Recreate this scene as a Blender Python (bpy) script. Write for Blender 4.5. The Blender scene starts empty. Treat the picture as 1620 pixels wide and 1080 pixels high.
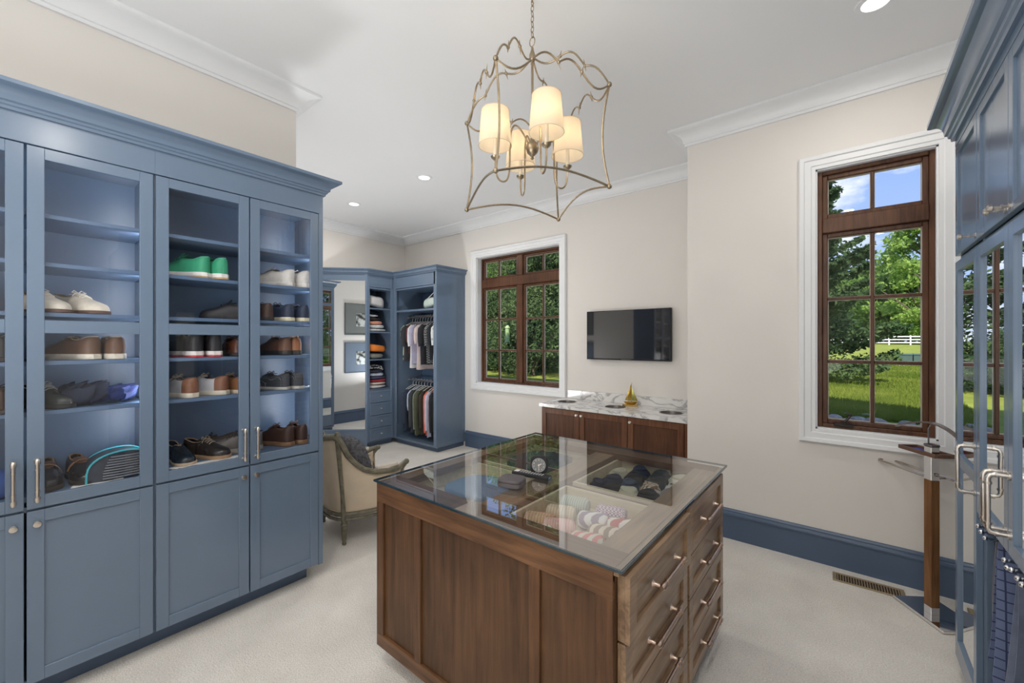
import bpy, bmesh, math, random
import numpy as np
from mathutils import Vector, Matrix
random.seed(7)
PI = math.pi
R = math.radians
SC = bpy.context.scene
COL = SC.collection

# ------------------------------------------------------------------ camera, world, sun, lights, exposure
cam_d = bpy.data.cameras.new('camera')
cam = bpy.data.objects.new('camera', cam_d)
COL.objects.link(cam)
cam.location = (0, 0, 1.6132)
cam.rotation_euler = (PI / 2, 0, 0.6825)
cam_d.sensor_width = 36.0
cam_d.lens = 655.908 / 1620 * 36
cam_d.clip_start = 0.02
cam_d.clip_end = 500
SC.camera = cam
vs = SC.view_settings
vs.view_transform = 'Standard'
vs.look = 'None'
vs.exposure = 0.0
vs.gamma = 1.0
vs.use_curve_mapping = False

SKY_STRENGTH = 1.12
SUN_ENERGY = 7.0
CAN_ENERGY = 12.0
BOUNCE_ENERGY = 62.0
BULB_ENERGY = 1.0

world = bpy.data.worlds.new('sky_world')
SC.world = world
world.use_nodes = True
nt = world.node_tree
nt.nodes.clear()
N = nt.nodes.new
out = N('ShaderNodeOutputWorld')
bg = N('ShaderNodeBackground')
bg.inputs['Strength'].default_value = SKY_STRENGTH
tc = N('ShaderNodeTexCoord')
sep = N('ShaderNodeSeparateXYZ')
nt.links.new(tc.outputs['Generated'], sep.inputs[0])
grad = N('ShaderNodeValToRGB')
grad.color_ramp.elements[0].position = 0.0
grad.color_ramp.elements[0].color = (0.50, 0.66, 0.95, 1)
grad.color_ramp.elements[1].position = 0.55
grad.color_ramp.elements[1].color = (0.17, 0.34, 0.85, 1)
nt.links.new(sep.outputs['Z'], grad.inputs['Fac'])
mp = N('ShaderNodeMapping')
mp.inputs['Scale'].default_value = (3.2, 3.2, 6.5)
mp.inputs['Location'].default_value = (0.35, 0.0, 0.2)
nt.links.new(tc.outputs['Generated'], mp.inputs['Vector'])
nz = N('ShaderNodeTexNoise')
nz.inputs['Scale'].default_value = 1.5
nz.inputs['Detail'].default_value = 7
nz.inputs['Roughness'].default_value = 0.58
nt.links.new(mp.outputs[0], nz.inputs['Vector'])
cr = N('ShaderNodeValToRGB')
cr.color_ramp.elements[0].position = 0.52
cr.color_ramp.elements[0].color = (0, 0, 0, 1)
cr.color_ramp.elements[1].position = 0.68
cr.color_ramp.elements[1].color = (1, 1, 1, 1)
nt.links.new(nz.outputs['Fac'], cr.inputs['Fac'])
mx = N('ShaderNodeMixRGB')
mx.inputs['Color2'].default_value = (1.15, 1.15, 1.2, 1)
nt.links.new(cr.outputs[0], mx.inputs['Fac'])
nt.links.new(grad.outputs[0], mx.inputs['Color1'])
nt.links.new(mx.outputs[0], bg.inputs['Color'])
nt.links.new(bg.outputs[0], out.inputs['Surface'])


def light(name, kind, loc, energy, direction=(0, 0, -1), color=(1, 1, 1), **kw):
    d = bpy.data.lights.new(name, kind)
    d.energy = energy
    d.color = color
    for k, v in kw.items():
        setattr(d, k, v)
    o = bpy.data.objects.new(name, d)
    COL.objects.link(o)
    o.location = loc
    o.rotation_euler = Vector(direction).to_track_quat('-Z', 'Y').to_euler()
    return o


light('sun', 'SUN', (5, -20, 30), SUN_ENERGY, (-0.35, 1.0, -1.05), (1.0, 0.95, 0.86), angle=R(0.6))
# unseen fill light behind the camera, added to brighten the room off the ceiling
light('bounce_fill', 'AREA', (-1.1, -1.05, 1.2), BOUNCE_ENERGY, (0.0, 0.15, 1), (0.96, 0.98, 1.0), shape='DISK', size=2.0)
# unseen fill light behind the left cabinets' end, added to lift the far ceiling
light('fill_far', 'AREA', (-4.15, 1.98, 0.60), 33, (-0.12, 0.30, 1), (0.97, 0.98, 1.0), shape='DISK', size=0.6)

CEIL = 3.44
CANS_SEEN = [(0.111, 2.969), (-3.674, 2.968), (-5.107, 2.952)]
CANS_ADDED = [(0.0, 0.3), (-1.5, 0.3), (-2.4, -1.6), (-0.9, -1.6), (0.4, -1.6)]  # out-of-view lamps added overhead and behind the camera to light the room

# ------------------------------------------------------------------ materials
MATS = {}


def new_mat(name):
    m = bpy.data.materials.new(name)
    m.use_nodes = True
    t = m.node_tree
    b = t.nodes['Principled BSDF']
    return m, t, b


def link_noise_bump(t, b, scale, strength, detail=3, dist=0.002, coord='Object'):
    tc = t.nodes.new('ShaderNodeTexCoord')
    n = t.nodes.new('ShaderNodeTexNoise')
    n.inputs['Scale'].default_value = scale
    n.inputs['Detail'].default_value = detail
    t.links.new(tc.outputs[coord], n.inputs['Vector'])
    bu = t.nodes.new('ShaderNodeBump')
    bu.inputs['Strength'].default_value = strength
    bu.inputs['Distance'].default_value = dist
    t.links.new(n.outputs['Fac'], bu.inputs['Height'])
    t.links.new(bu.outputs[0], b.inputs['Normal'])
    return tc, n


def mat(name, color, rough=0.5, metal=0.0, spec=0.5, vary=0.08, vscale=6.0, bump=0.0, bscale=120.0, sheen=0.0):
    if name in MATS:
        return MATS[name]
    m, t, b = new_mat(name)
    b.inputs['Roughness'].default_value = rough
    b.inputs['Metallic'].default_value = metal
    b.inputs['Specular IOR Level'].default_value = spec
    if sheen:
        b.inputs['Sheen Weight'].default_value = sheen
    tc = t.nodes.new('ShaderNodeTexCoord')
    n = t.nodes.new('ShaderNodeTexNoise')
    n.inputs['Scale'].default_value = vscale
    n.inputs['Detail'].default_value = 4
    t.links.new(tc.outputs['Object'], n.inputs['Vector'])
    r = t.nodes.new('ShaderNodeValToRGB')
    c = color
    r.color_ramp.elements[0].position = 0.3
    r.color_ramp.elements[0].color = tuple(x * (1 - vary) for x in c) + (1,)
    r.color_ramp.elements[1].position = 0.7
    r.color_ramp.elements[1].color = tuple(min(1, x * (1 + vary)) for x in c) + (1,)
    t.links.new(n.outputs['Fac'], r.inputs['Fac'])
    t.links.new(r.outputs[0], b.inputs['Base Color'])
    if bump:
        n2 = t.nodes.new('ShaderNodeTexNoise')
        n2.inputs['Scale'].default_value = bscale
        n2.inputs['Detail'].default_value = 3
        t.links.new(tc.outputs['Object'], n2.inputs['Vector'])
        bu = t.nodes.new('ShaderNodeBump')
        bu.inputs['Strength'].default_value = bump
        bu.inputs['Distance'].default_value = 0.003
        t.links.new(n2.outputs['Fac'], bu.inputs['Height'])
        t.links.new(bu.outputs[0], b.inputs['Normal'])
    MATS[name] = m
    return m


def wood(name, dark, lite, axis='z', rough=0.35, scale=1.0):
    if name in MATS:
        return MATS[name]
    m, t, b = new_mat(name)
    tc = t.nodes.new('ShaderNodeTexCoord')
    mp = t.nodes.new('ShaderNodeMapping')
    s = {'x': (1.6, 24, 24), 'y': (24, 1.6, 24), 'z': (24, 24, 1.6)}[axis]
    mp.inputs['Scale'].default_value = tuple(q * scale for q in s)
    t.links.new(tc.outputs['Object'], mp.inputs['Vector'])
    n = t.nodes.new('ShaderNodeTexNoise')
    n.inputs['Scale'].default_value = 1.6
    n.inputs['Detail'].default_value = 7
    n.inputs['Roughness'].default_value = 0.62
    n.inputs['Distortion'].default_value = 0.5
    t.links.new(mp.outputs[0], n.inputs['Vector'])
    n2 = t.nodes.new('ShaderNodeTexNoise')
    n2.inputs['Scale'].default_value = 3.2
    n2.inputs['Detail'].default_value = 3
    t.links.new(tc.outputs['Object'], n2.inputs['Vector'])
    ad = t.nodes.new('ShaderNodeMath')
    ad.operation = 'ADD'
    mu = t.nodes.new('ShaderNodeMath')
    mu.operation = 'MULTIPLY'
    mu.inputs[1].default_value = 0.6
    t.links.new(n2.outputs['Fac'], mu.inputs[0])
    t.links.new(n.outputs['Fac'], ad.inputs[0])
    t.links.new(mu.outputs[0], ad.inputs[1])
    r = t.nodes.new('ShaderNodeValToRGB')
    r.color_ramp.elements[0].position = 0.55
    r.color_ramp.elements[0].color = tuple(dark) + (1,)
    r.color_ramp.elements[1].position = 1.05
    r.color_ramp.elements[1].color = tuple(lite) + (1,)
    t.links.new(ad.outputs[0], r.inputs['Fac'])
    t.links.new(r.outputs[0], b.inputs['Base Color'])
    b.inputs['Roughness'].default_value = rough
    b.inputs['Specular IOR Level'].default_value = 0.35
    bu = t.nodes.new('ShaderNodeBump')
    bu.inputs['Strength'].default_value = 0.08
    bu.inputs['Distance'].default_value = 0.002
    t.links.new(n.outputs['Fac'], bu.inputs['Height'])
    t.links.new(bu.outputs[0], b.inputs['Normal'])
    MATS[name] = m
    return m


def glass(name, ior=1.5, tint=(1, 1, 1), gloss=(1, 1, 1)):
    if name in MATS:
        return MATS[name]
    m = bpy.data.materials.new(name)
    m.use_nodes = True
    t = m.node_tree
    t.nodes.clear()
    o = t.nodes.new('ShaderNodeOutputMaterial')
    mix = t.nodes.new('ShaderNodeMixShader')
    fr = t.nodes.new('ShaderNodeFresnel')
    fr.inputs['IOR'].default_value = ior
    tr = t.nodes.new('ShaderNodeBsdfTransparent')
    tr.inputs['Color'].default_value = tuple(tint) + (1,)
    gl = t.nodes.new('ShaderNodeBsdfGlossy')
    gl.inputs['Roughness'].default_value = 0.0
    gl.inputs['Color'].default_value = tuple(gloss) + (1,)
    # both faces of the sheet see the same outside medium
    geo = t.nodes.new('ShaderNodeNewGeometry')
    mr = t.nodes.new('ShaderNodeMapRange')
    mr.inputs['To Min'].default_value = ior
    mr.inputs['To Max'].default_value = 1.0 / ior
    t.links.new(geo.outputs['Backfacing'], mr.inputs['Value'])
    t.links.new(mr.outputs['Result'], fr.inputs['IOR'])
    t.links.new(fr.outputs[0], mix.inputs[0])
    t.links.new(tr.outputs[0], mix.inputs[1])
    t.links.new(gl.outputs[0], mix.inputs[2])
    t.links.new(mix.outputs[0], o.inputs['Surface'])
    MATS[name] = m
    return m


def emis(name, color, strength):
    if name in MATS:
        return MATS[name]
    m, t, b = new_mat(name)
    b.inputs['Base Color'].default_value = tuple(color) + (1,)
    b.inputs['Emission Color'].default_value = tuple(color) + (1,)
    b.inputs['Emission Strength'].default_value = strength
    MATS[name] = m
    return m


def pattern(name, kind, c1, c2, scale=60.0, rough=0.8, rot=0.0, coord='Object'):
    """striped / checked / spotted cloth"""
    if name in MATS:
        return MATS[name]
    m, t, b = new_mat(name)
    b.inputs['Roughness'].default_value = rough
    tc = t.nodes.new('ShaderNodeTexCoord')
    mp = t.nodes.new('ShaderNodeMapping')
    mp.inputs['Rotation'].default_value = (0, rot, rot)
    t.links.new(tc.outputs[coord], mp.inputs['Vector'])
    if kind == 'stripe':
        w = t.nodes.new('ShaderNodeTexWave')
        w.inputs['Scale'].default_value = scale
        w.wave_profile = 'SIN'
        src = w.outputs['Fac']
    elif kind == 'check':
        w = t.nodes.new('ShaderNodeTexChecker')
        w.inputs['Scale'].default_value = scale
        src = w.outputs['Fac']
    elif kind == 'plaid':
        w = t.nodes.new('ShaderNodeTexWave')
        w.inputs['Scale'].default_value = scale
        w.bands_direction = 'X'
        w2 = t.nodes.new('ShaderNodeTexWave')
        w2.inputs['Scale'].default_value = scale
        w2.bands_direction = 'Z'
        t.links.new(mp.outputs[0], w2.inputs['Vector'])
        ma = t.nodes.new('ShaderNodeMath')
        ma.operation = 'MAXIMUM'
        t.links.new(w.outputs['Fac'], ma.inputs[0])
        t.links.new(w2.outputs['Fac'], ma.inputs[1])
        src = ma.outputs[0]
    elif kind == 'noise':
        w = t.nodes.new('ShaderNodeTexNoise')
        w.inputs['Scale'].default_value = scale
        w.inputs['Detail'].default_value = 5
        src = w.outputs['Fac']
    else:
        w = t.nodes.new('ShaderNodeTexVoronoi')
        w.inputs['Scale'].default_value = scale
        src = w.outputs['Distance']
    t.links.new(mp.outputs[0], w.inputs['Vector'])
    r = t.nodes.new('ShaderNodeValToRGB')
    lo, hi = {'stripe': (0.45, 0.6), 'check': (0.4, 0.6), 'plaid': (0.93, 0.98), 'spot': (0.25, 0.4), 'noise': (0.40, 0.60)}[kind]
    r.color_ramp.elements[0].position = lo
    r.color_ramp.elements[0].color = tuple(c1) + (1,)
    r.color_ramp.elements[1].position = hi
    r.color_ramp.elements[1].color = tuple(c2) + (1,)
    t.links.new(src, r.inputs['Fac'])
    t.links.new(r.outputs[0], b.inputs['Base Color'])
    MATS[name] = m
    return m


def marble():
    m, t, b = new_mat('white_marble')
    tc = t.nodes.new('ShaderNodeTexCoord')
    mp = t.nodes.new('ShaderNodeMapping')
    mp.inputs['Rotation'].default_value = (0.2, 0.3, 0.7)
    mp.inputs['Scale'].default_value = (1.4, 3.6, 2.0)
    t.links.new(tc.outputs['Object'], mp.inputs['Vector'])
    n = t.nodes.new('ShaderNodeTexNoise')
    n.inputs['Scale'].default_value = 2.3
    n.inputs['Detail'].default_value = 8
    n.inputs['Distortion'].default_value = 1.4
    t.links.new(mp.outputs[0], n.inputs['Vector'])
    s = t.nodes.new('ShaderNodeMath')
    s.operation = 'SUBTRACT'
    s.inputs[1].default_value = 0.5
    t.links.new(n.outputs['Fac'], s.inputs[0])
    a = t.nodes.new('ShaderNodeMath')
    a.operation = 'ABSOLUTE'
    t.links.new(s.outputs[0], a.inputs[0])
    r = t.nodes.new('ShaderNodeValToRGB')
    r.color_ramp.elements[0].position = 0.0
    r.color_ramp.elements[0].color = (0.42, 0.41, 0.42, 1)
    r.color_ramp.elements[1].position = 0.06
    r.color_ramp.elements[1].color = (0.82, 0.81, 0.79, 1)
    t.links.new(a.outputs[0], r.inputs['Fac'])
    t.links.new(r.outputs[0], b.inputs['Base Color'])
    b.inputs['Roughness'].default_value = 0.18
    MATS['white_marble'] = m
    return m


def carpet():
    m, t, b = new_mat('cream_carpet')
    b.inputs['Roughness'].default_value = 0.95
    b.inputs['Specular IOR Level'].default_value = 0.1
    tc = t.nodes.new('ShaderNodeTexCoord')
    n = t.nodes.new('ShaderNodeTexNoise')
    n.inputs['Scale'].default_value = 130
    n.inputs['Detail'].default_value = 4
    t.links.new(tc.outputs['Object'], n.inputs['Vector'])
    n2 = t.nodes.new('ShaderNodeTexNoise')
    n2.inputs['Scale'].default_value = 3.5
    n2.inputs['Detail'].default_value = 5
    t.links.new(tc.outputs['Object'], n2.inputs['Vector'])
    a = t.nodes.new('ShaderNodeMath')
    a.operation = 'ADD'
    t.links.new(n.outputs['Fac'], a.inputs[0])
    m2 = t.nodes.new('ShaderNodeMath')
    m2.operation = 'MULTIPLY'
    m2.inputs[1].default_value = 0.55
    t.links.new(n2.outputs['Fac'], m2.inputs[0])
    t.links.new(m2.outputs[0], a.inputs[1])
    r = t.nodes.new('ShaderNodeValToRGB')
    r.color_ramp.elements[0].position = 0.45
    r.color_ramp.elements[0].color = (0.60, 0.565, 0.52, 1)
    r.color_ramp.elements[1].position = 1.05
    r.color_ramp.elements[1].color = (0.86, 0.83, 0.78, 1)
    t.links.new(a.outputs[0], r.inputs['Fac'])
    t.links.new(r.outputs[0], b.inputs['Base Color'])
    bu = t.nodes.new('ShaderNodeBump')
    bu.inputs['Strength'].default_value = 0.55
    bu.inputs['Distance'].default_value = 0.012
    t.links.new(n.outputs['Fac'], bu.inputs['Height'])
    t.links.new(bu.outputs[0], b.inputs['Normal'])
    MATS['cream_carpet'] = m
    return m


def leafmat(name, c1, c2, scale=3.0):
    m = bpy.data.materials.new(name)
    m.use_nodes = True
    t = m.node_tree
    t.nodes.clear()
    o = t.nodes.new('ShaderNodeOutputMaterial')
    tc = t.nodes.new('ShaderNodeTexCoord')
    n = t.nodes.new('ShaderNodeTexNoise')
    n.inputs['Scale'].default_value = scale
    n.inputs['Detail'].default_value = 4
    t.links.new(tc.outputs['Object'], n.inputs['Vector'])
    r = t.nodes.new('ShaderNodeValToRGB')
    r.color_ramp.elements[0].position = 0.35
    r.color_ramp.elements[0].color = tuple(c1) + (1,)
    r.color_ramp.elements[1].position = 0.65
    r.color_ramp.elements[1].color = tuple(c2) + (1,)
    t.links.new(n.outputs['Fac'], r.inputs['Fac'])
    d = t.nodes.new('ShaderNodeBsdfDiffuse')
    tr = t.nodes.new('ShaderNodeBsdfTranslucent')
    t.links.new(r.outputs[0], d.inputs['Color'])
    t.links.new(r.outputs[0], tr.inputs['Color'])
    mix = t.nodes.new('ShaderNodeMixShader')
    mix.inputs[0].default_value = 0.4
    t.links.new(d.outputs[0], mix.inputs[1])
    t.links.new(tr.outputs[0], mix.inputs[2])
    t.links.new(mix.outputs[0], o.inputs['Surface'])
    MATS[name] = m
    return m


WALL = mat('cream_wall_paint', (0.79, 0.757, 0.715), 0.75, spec=0.2, vary=0.015, vscale=1.5, bump=0.05, bscale=220)
CEILM = mat('white_ceiling_paint', (0.86, 0.865, 0.87), 0.8, spec=0.2, vary=0.01, vscale=1.2)
TRIM = mat('white_trim_paint', (0.84, 0.85, 0.86), 0.4, vary=0.01)
BLUE = mat('slate_blue_paint', (0.138, 0.193, 0.275), 0.20, spec=.6, vary=0.03, vscale=3)
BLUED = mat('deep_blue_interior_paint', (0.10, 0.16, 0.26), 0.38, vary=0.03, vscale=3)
BLUEB = mat('baseboard_blue_paint', (0.085, 0.128, 0.205), 0.35, vary=0.03, vscale=3)
NICKEL = mat('brushed_nickel', (0.62, 0.57, 0.52), 0.28, 1.0, vary=0.05)
BRONZE = mat('antique_champagne_metal', (0.37, 0.295, 0.20), 0.36, 0.9, vary=0.18, vscale=30)
CHROME = mat('polished_chrome', (0.78, 0.78, 0.80), 0.05, 1.0, vary=0.01)
DARKM = mat('dark_bronze_metal', (0.04, 0.032, 0.028), 0.4, 0.6)
BLACK = mat('black_plastic', (0.012, 0.012, 0.014), 0.5, spec=.35)
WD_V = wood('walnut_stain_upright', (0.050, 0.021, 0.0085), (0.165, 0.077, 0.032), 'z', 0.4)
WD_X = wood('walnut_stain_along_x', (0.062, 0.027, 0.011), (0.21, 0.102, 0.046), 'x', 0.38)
WD_Y = wood('walnut_sheen_along_y', (0.15, 0.090, 0.052), (0.40, 0.265, 0.165), 'y', 0.28)  # drawer-front walnut, colour lightened to carry the window sheen
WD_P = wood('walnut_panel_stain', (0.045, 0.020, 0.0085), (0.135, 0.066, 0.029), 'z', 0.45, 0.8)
VN_V = wood('cherry_stain_upright', (0.070, 0.026, 0.012), (0.20, 0.090, 0.045), 'z', 0.4)
VN_P = wood('cherry_panel', (0.052, 0.020, 0.010), (0.13, 0.055, 0.028), 'z', 0.45, 0.8)
WINW = wood('mahogany_window_frame', (0.050, 0.020, 0.010), (0.155, 0.068, 0.034), 'z', 0.35)
MAPLE = wood('pale_maple', (0.60, 0.50, 0.36), (0.80, 0.70, 0.54), 'x', 0.45)
PANE = glass('window_glass', 1.25)
DGLASS = glass('cabinet_door_glass', 1.5, (0.97, 0.98, 1.0))
TGLASS = glass('island_top_glass', 4.2, (0.93, 0.97, 0.96))
SATIN = mat('satin_nickel', (.80, .78, .75), .38, .85, vary=.03)
BEIGE = mat('beige_exterior_cladding', (.52, .45, .36), .5, vary=.05)
MIRROR = mat('mirror_silver', (0.83, 0.86, 0.88), 0.0, 1.0, vary=0.0)
GEDGE = mat('glass_sheet_edge', (0.012, 0.035, 0.05), 0.08, spec=0.8)
marble()
carpet()

# ------------------------------------------------------------------ mesh builder
KIDS = {}


class MB:
    def __init__(self):
        self.v, self.f, self.m = [], [], []

    def add(self, vs, fs, M=None, mi=0):
        o = len(self.v)
        if M is not None:
            vs = [tuple(M @ Vector(p)) for p in vs]
        self.v += [tuple(p) for p in vs]
        self.f += [tuple(i + o for i in f) for f in fs]
        self.m += [mi] * len(fs)
        return self

    def box(self, a, b, ch=0.0, M=None, mi=0):
        x0, y0, z0 = [min(p, q) for p, q in zip(a, b)]
        x1, y1, z1 = [max(p, q) for p, q in zip(a, b)]
        ch = min(ch, (x1 - x0) * .45, (y1 - y0) * .45, (z1 - z0) * .45)
        if ch <= 0:
            vs = [(x, y, z) for z in (z0, z1) for y in (y0, y1) for x in (x0, x1)]
            fs = [(0, 2, 3, 1), (4, 5, 7, 6), (0, 1, 5, 4), (2, 6, 7, 3), (0, 4, 6, 2), (1, 3, 7, 5)]
            return self.add(vs, fs, M, mi)
        X, Y, Z = (x0, x1), (y0, y1), (z0, z1)
        vs, idx = [], {}
        for i in (0, 1):
            for j in (0, 1):
                for k in (0, 1):
                    sx, sy, sz = (1 if i == 0 else -1), (1 if j == 0 else -1), (1 if k == 0 else -1)
                    for ax in range(3):
                        p = [X[i] + ch * sx, Y[j] + ch * sy, Z[k] + ch * sz]
                        p[ax] = (X[i], Y[j], Z[k])[ax]
                        idx[(i, j, k, ax)] = len(vs)
                        vs.append(tuple(p))
        g = lambda i, j, k, ax: idx[(i, j, k, ax)]
        fs = [(g(0, 0, 0, 0), g(0, 0, 1, 0), g(0, 1, 1, 0), g(0, 1, 0, 0)), (g(1, 0, 0, 0), g(1, 1, 0, 0), g(1, 1, 1, 0), g(1, 0, 1, 0)),
              (g(0, 0, 0, 1), g(1, 0, 0, 1), g(1, 0, 1, 1), g(0, 0, 1, 1)), (g(0, 1, 0, 1), g(0, 1, 1, 1), g(1, 1, 1, 1), g(1, 1, 0, 1)),
              (g(0, 0, 0, 2), g(0, 1, 0, 2), g(1, 1, 0, 2), g(1, 0, 0, 2)), (g(0, 0, 1, 2), g(1, 0, 1, 2), g(1, 1, 1, 2), g(0, 1, 1, 2))]
        for i in (0, 1):
            for j in (0, 1):
                fs.append((g(i, j, 0, 0), g(i, j, 1, 0), g(i, j, 1, 1), g(i, j, 0, 1)))
        for i in (0, 1):
            for k in (0, 1):
                fs.append((g(i, 0, k, 0), g(i, 1, k, 0), g(i, 1, k, 2), g(i, 0, k, 2)))
        for j in (0, 1):
            for k in (0, 1):
                fs.append((g(0, j, k, 1), g(1, j, k, 1), g(1, j, k, 2), g(0, j, k, 2)))
        for i in (0, 1):
            for j in (0, 1):
                for k in (0, 1):
                    fs.append((g(i, j, k, 0), g(i, j, k, 1), g(i, j, k, 2)))
        return self.add(vs, fs, M, mi)

    def loft(self, loops, closed=True, cap0=True, cap1=True, mi=0, M=None):
        n = len(loops[0])
        vs = [p for l in loops for p in l]
        fs = []
        for i in range(len(loops) - 1):
            for j in range(n if closed else n - 1):
                k = (j + 1) % n
                fs.append((i * n + j, i * n + k, (i + 1) * n + k, (i + 1) * n + j))
        if cap0 and closed:
            fs.append(tuple(reversed(range(n))))
        if cap1 and closed:
            fs.append(tuple((len(loops) - 1) * n + j for j in range(n)))
        return self.add(vs, fs, M, mi)

    def tube(self, pts, r, n=8, closed=False, mi=0, M=None):
        pts = [Vector(p) for p in pts]
        m = len(pts)
        rs = r if isinstance(r, (list, tuple)) else [r] * m
        loops, up = [], None
        for i in range(m):
            a = pts[(i - 1) % m] if (closed or i > 0) else pts[i]
            b = pts[(i + 1) % m] if (closed or i < m - 1) else pts[i]
            d = (b - a)
            if d.length < 1e-9:
                d = Vector((0, 0, 1))
            d.normalize()
            if up is None:
                up = Vector((0, 0, 1)) if abs(d.z) < 0.9 else Vector((1, 0, 0))
            up = (up - d * up.dot(d))
            if up.length < 1e-6:
                up = d.orthogonal()
            up.normalize()
            s = d.cross(up)
            loops.append([tuple(pts[i] + (s * math.cos(2 * PI * j / n) + up * math.sin(2 * PI * j / n)) * rs[i]) for j in range(n)])
        if closed:
            loops.append(loops[0])
            return self.loft(loops, True, False, False, mi, M)
        return self.loft(loops, True, True, True, mi, M)

    def lathe(self, prof, n=16, M=None, mi=0, cap=True):
        loops = [[(r * math.cos(2 * PI * j / n), r * math.sin(2 * PI * j / n), z) for j in range(n)] for r, z in prof]
        return self.loft(loops, True, cap, cap, mi, M)

    def prism(self, poly, z0, z1, M=None, mi=0):
        n = len(poly)
        return self.loft([[(x, y, z0) for x, y in poly], [(x, y, z1) for x, y in poly]], True, True, True, mi, M)

    def ball(self, c, r, n=10, k=7, mi=0, M=None):
        rx, ry, rz = r if isinstance(r, (tuple, list)) else (r, r, r)
        loops = []
        for i in range(k + 1):
            a = -PI / 2 + PI * i / k
            ca = max(math.cos(a), 0.02)
            loops.append([(c[0] + rx * ca * math.cos(2 * PI * j / n), c[1] + ry * ca * math.sin(2 * PI * j / n), c[2] + rz * math.sin(a)) for j in range(n)])
        return self.loft(loops, True, True, True, mi, M)

    def build(self, name, mats, parent=None, smooth=False, loc=None):
        me = bpy.data.meshes.new(name)
        me.from_pydata(self.v, [], self.f)
        ms = mats if isinstance(mats, (list, tuple)) else [mats]
        for q in ms:
            me.materials.append(q)
        if len(ms) > 1:
            me.polygons.foreach_set('material_index', self.m)
        bm = bmesh.new()
        bm.from_mesh(me)
        bmesh.ops.recalc_face_normals(bm, faces=bm.faces)
        bm.to_mesh(me)
        bm.free()
        if smooth:
            me.shade_smooth()
            me.set_sharp_from_angle(angle=R(smooth if smooth is not True else 40))
        return obj(name, me, parent, loc)


def obj(name, me, parent=None, loc=None):
    o = bpy.data.objects.new(name, me)
    COL.objects.link(o)
    if parent is not None:
        o.parent = parent
        KIDS.setdefault(parent.name, []).append(o)
    if loc is not None:
        o.location = loc
    return o


def tag(o, label, cat, group=None):
    o['label'] = label
    o['category'] = cat
    if group:
        o['group'] = group
    return o


def thing(name, label, cat, loc=(0, 0, 0), rz=0.0, group=None):
    o = bpy.data.objects.new(name, None)
    o.empty_display_size = 0.1
    COL.objects.link(o)
    o.location = loc
    o.rotation_euler = (0, 0, rz)
    return tag(o, label, cat, group)


def struct(o):
    o['kind'] = 'structure'
    return o


def sempty(name, loc=(0, 0, 0)):
    o = bpy.data.objects.new(name, None)
    COL.objects.link(o)
    o.location = loc
    return struct(o)


def dup(root, loc, rz=None, label=None, group=None):
    def cp(o, parent):
        c = o.copy()
        COL.objects.link(c)
        if parent is not None:
            c.parent = parent
        for k in KIDS.get(o.name, []):
            q = cp(k, c)
            KIDS.setdefault(c.name, []).append(q)
        return c
    r = cp(root, None)
    r.location = loc
    if rz is not None:
        r.rotation_euler = (0, 0, rz)
    if label:
        r['label'] = label
    if group:
        r['group'] = group
    return r


def interp(x, xs, ys):
    return float(np.interp(x, xs, ys))


def bez(p0, p1, p2, p3, n=10):
    p0, p1, p2, p3 = map(Vector, (p0, p1, p2, p3))
    return [tuple(p0 * (1 - t) ** 3 + p1 * 3 * t * (1 - t) ** 2 + p2 * 3 * t * t * (1 - t) + p3 * t ** 3) for t in [i / n for i in range(n + 1)]]


def arc3(a, b, h, n=10):
    """arc from a to b bulging by vector h"""
    a, b, h = Vector(a), Vector(b), Vector(h)
    return [tuple(a.lerp(b, i / n) + h * math.sin(PI * i / n)) for i in range(n + 1)]


def text_mesh(s, size, ext=0.0005):
    cu = bpy.data.curves.new('txt', 'FONT')
    cu.body = s
    cu.size = size
    cu.extrude = ext
    cu.align_x = 'CENTER'
    cu.align_y = 'CENTER'
    o = bpy.data.objects.new('txt', cu)
    COL.objects.link(o)
    dg = bpy.context.evaluated_depsgraph_get()
    me = bpy.data.meshes.new_from_object(o.evaluated_get(dg))
    bpy.data.objects.remove(o)
    bpy.data.curves.remove(cu)
    return [tuple(v.co) for v in me.vertices], [tuple(p.vertices) for p in me.polygons]


# ------------------------------------------------------------------ room shell
YW, YT, XL, XF, XR, YB, YR = 3.776, 4.532, -3.177, -6.155, 1.10, -2.6, 1.374
XS = -1.095


def wall(name, parts, m=WALL):
    b = MB()
    for a, c in parts:
        b.box(a, c)
    return struct(b.build(name, m))


T = 0.22
W2 = (-0.192, 0.446, 0.974, 2.873)
W1 = (-4.374, -2.887, 0.992, 2.878)
wall('wall_window', [((XS, YW, -.1), (W2[0], YW + T, CEIL)), ((W2[1], YW, -.1), (XR + T, YW + T, CEIL)),
                     ((W2[0], YW, -.1), (W2[1], YW + T, W2[2])), ((W2[0], YW, W2[3]), (W2[1], YW + T, CEIL))])
wall('wall_step', [((XS, YW + T, -.1), (XS + T, YT + T, CEIL))])
wall('wall_far', [((XF - T, YT, -.1), (W1[0], YT + T, CEIL)), ((W1[1], YT, -.1), (XS, YT + T, CEIL)),
                  ((W1[0], YT, -.1), (W1[1], YT + T, W1[2])), ((W1[0], YT, W1[3]), (W1[1], YT + T, CEIL))])
wall('wall_closet', [((XF - T, YR, -.1), (XF, YT, CEIL))])
wall('wall_return', [((XF - T, YR - T, -.1), (XL, YR, CEIL))])
wall('wall_left', [((XL - T, YB, -.1), (XL, YR - T, CEIL))])
wall('wall_back', [((XL - T, YB - T, -.1), (XR + T, YB, CEIL))])
wall('wall_right', [((XR, YB, -.1), (XR + T, YW, CEIL))])
fl = MB().box((XF - .1, YB - .1, -0.12), (XR + .1, YT + .1, 0)).build('floor', MATS['cream_carpet'])
struct(fl)
struct(MB().box((XF - T, YB - T, CEIL), (XR + T, YT + T, CEIL + .15)).build('ceiling', CEILM))

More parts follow.
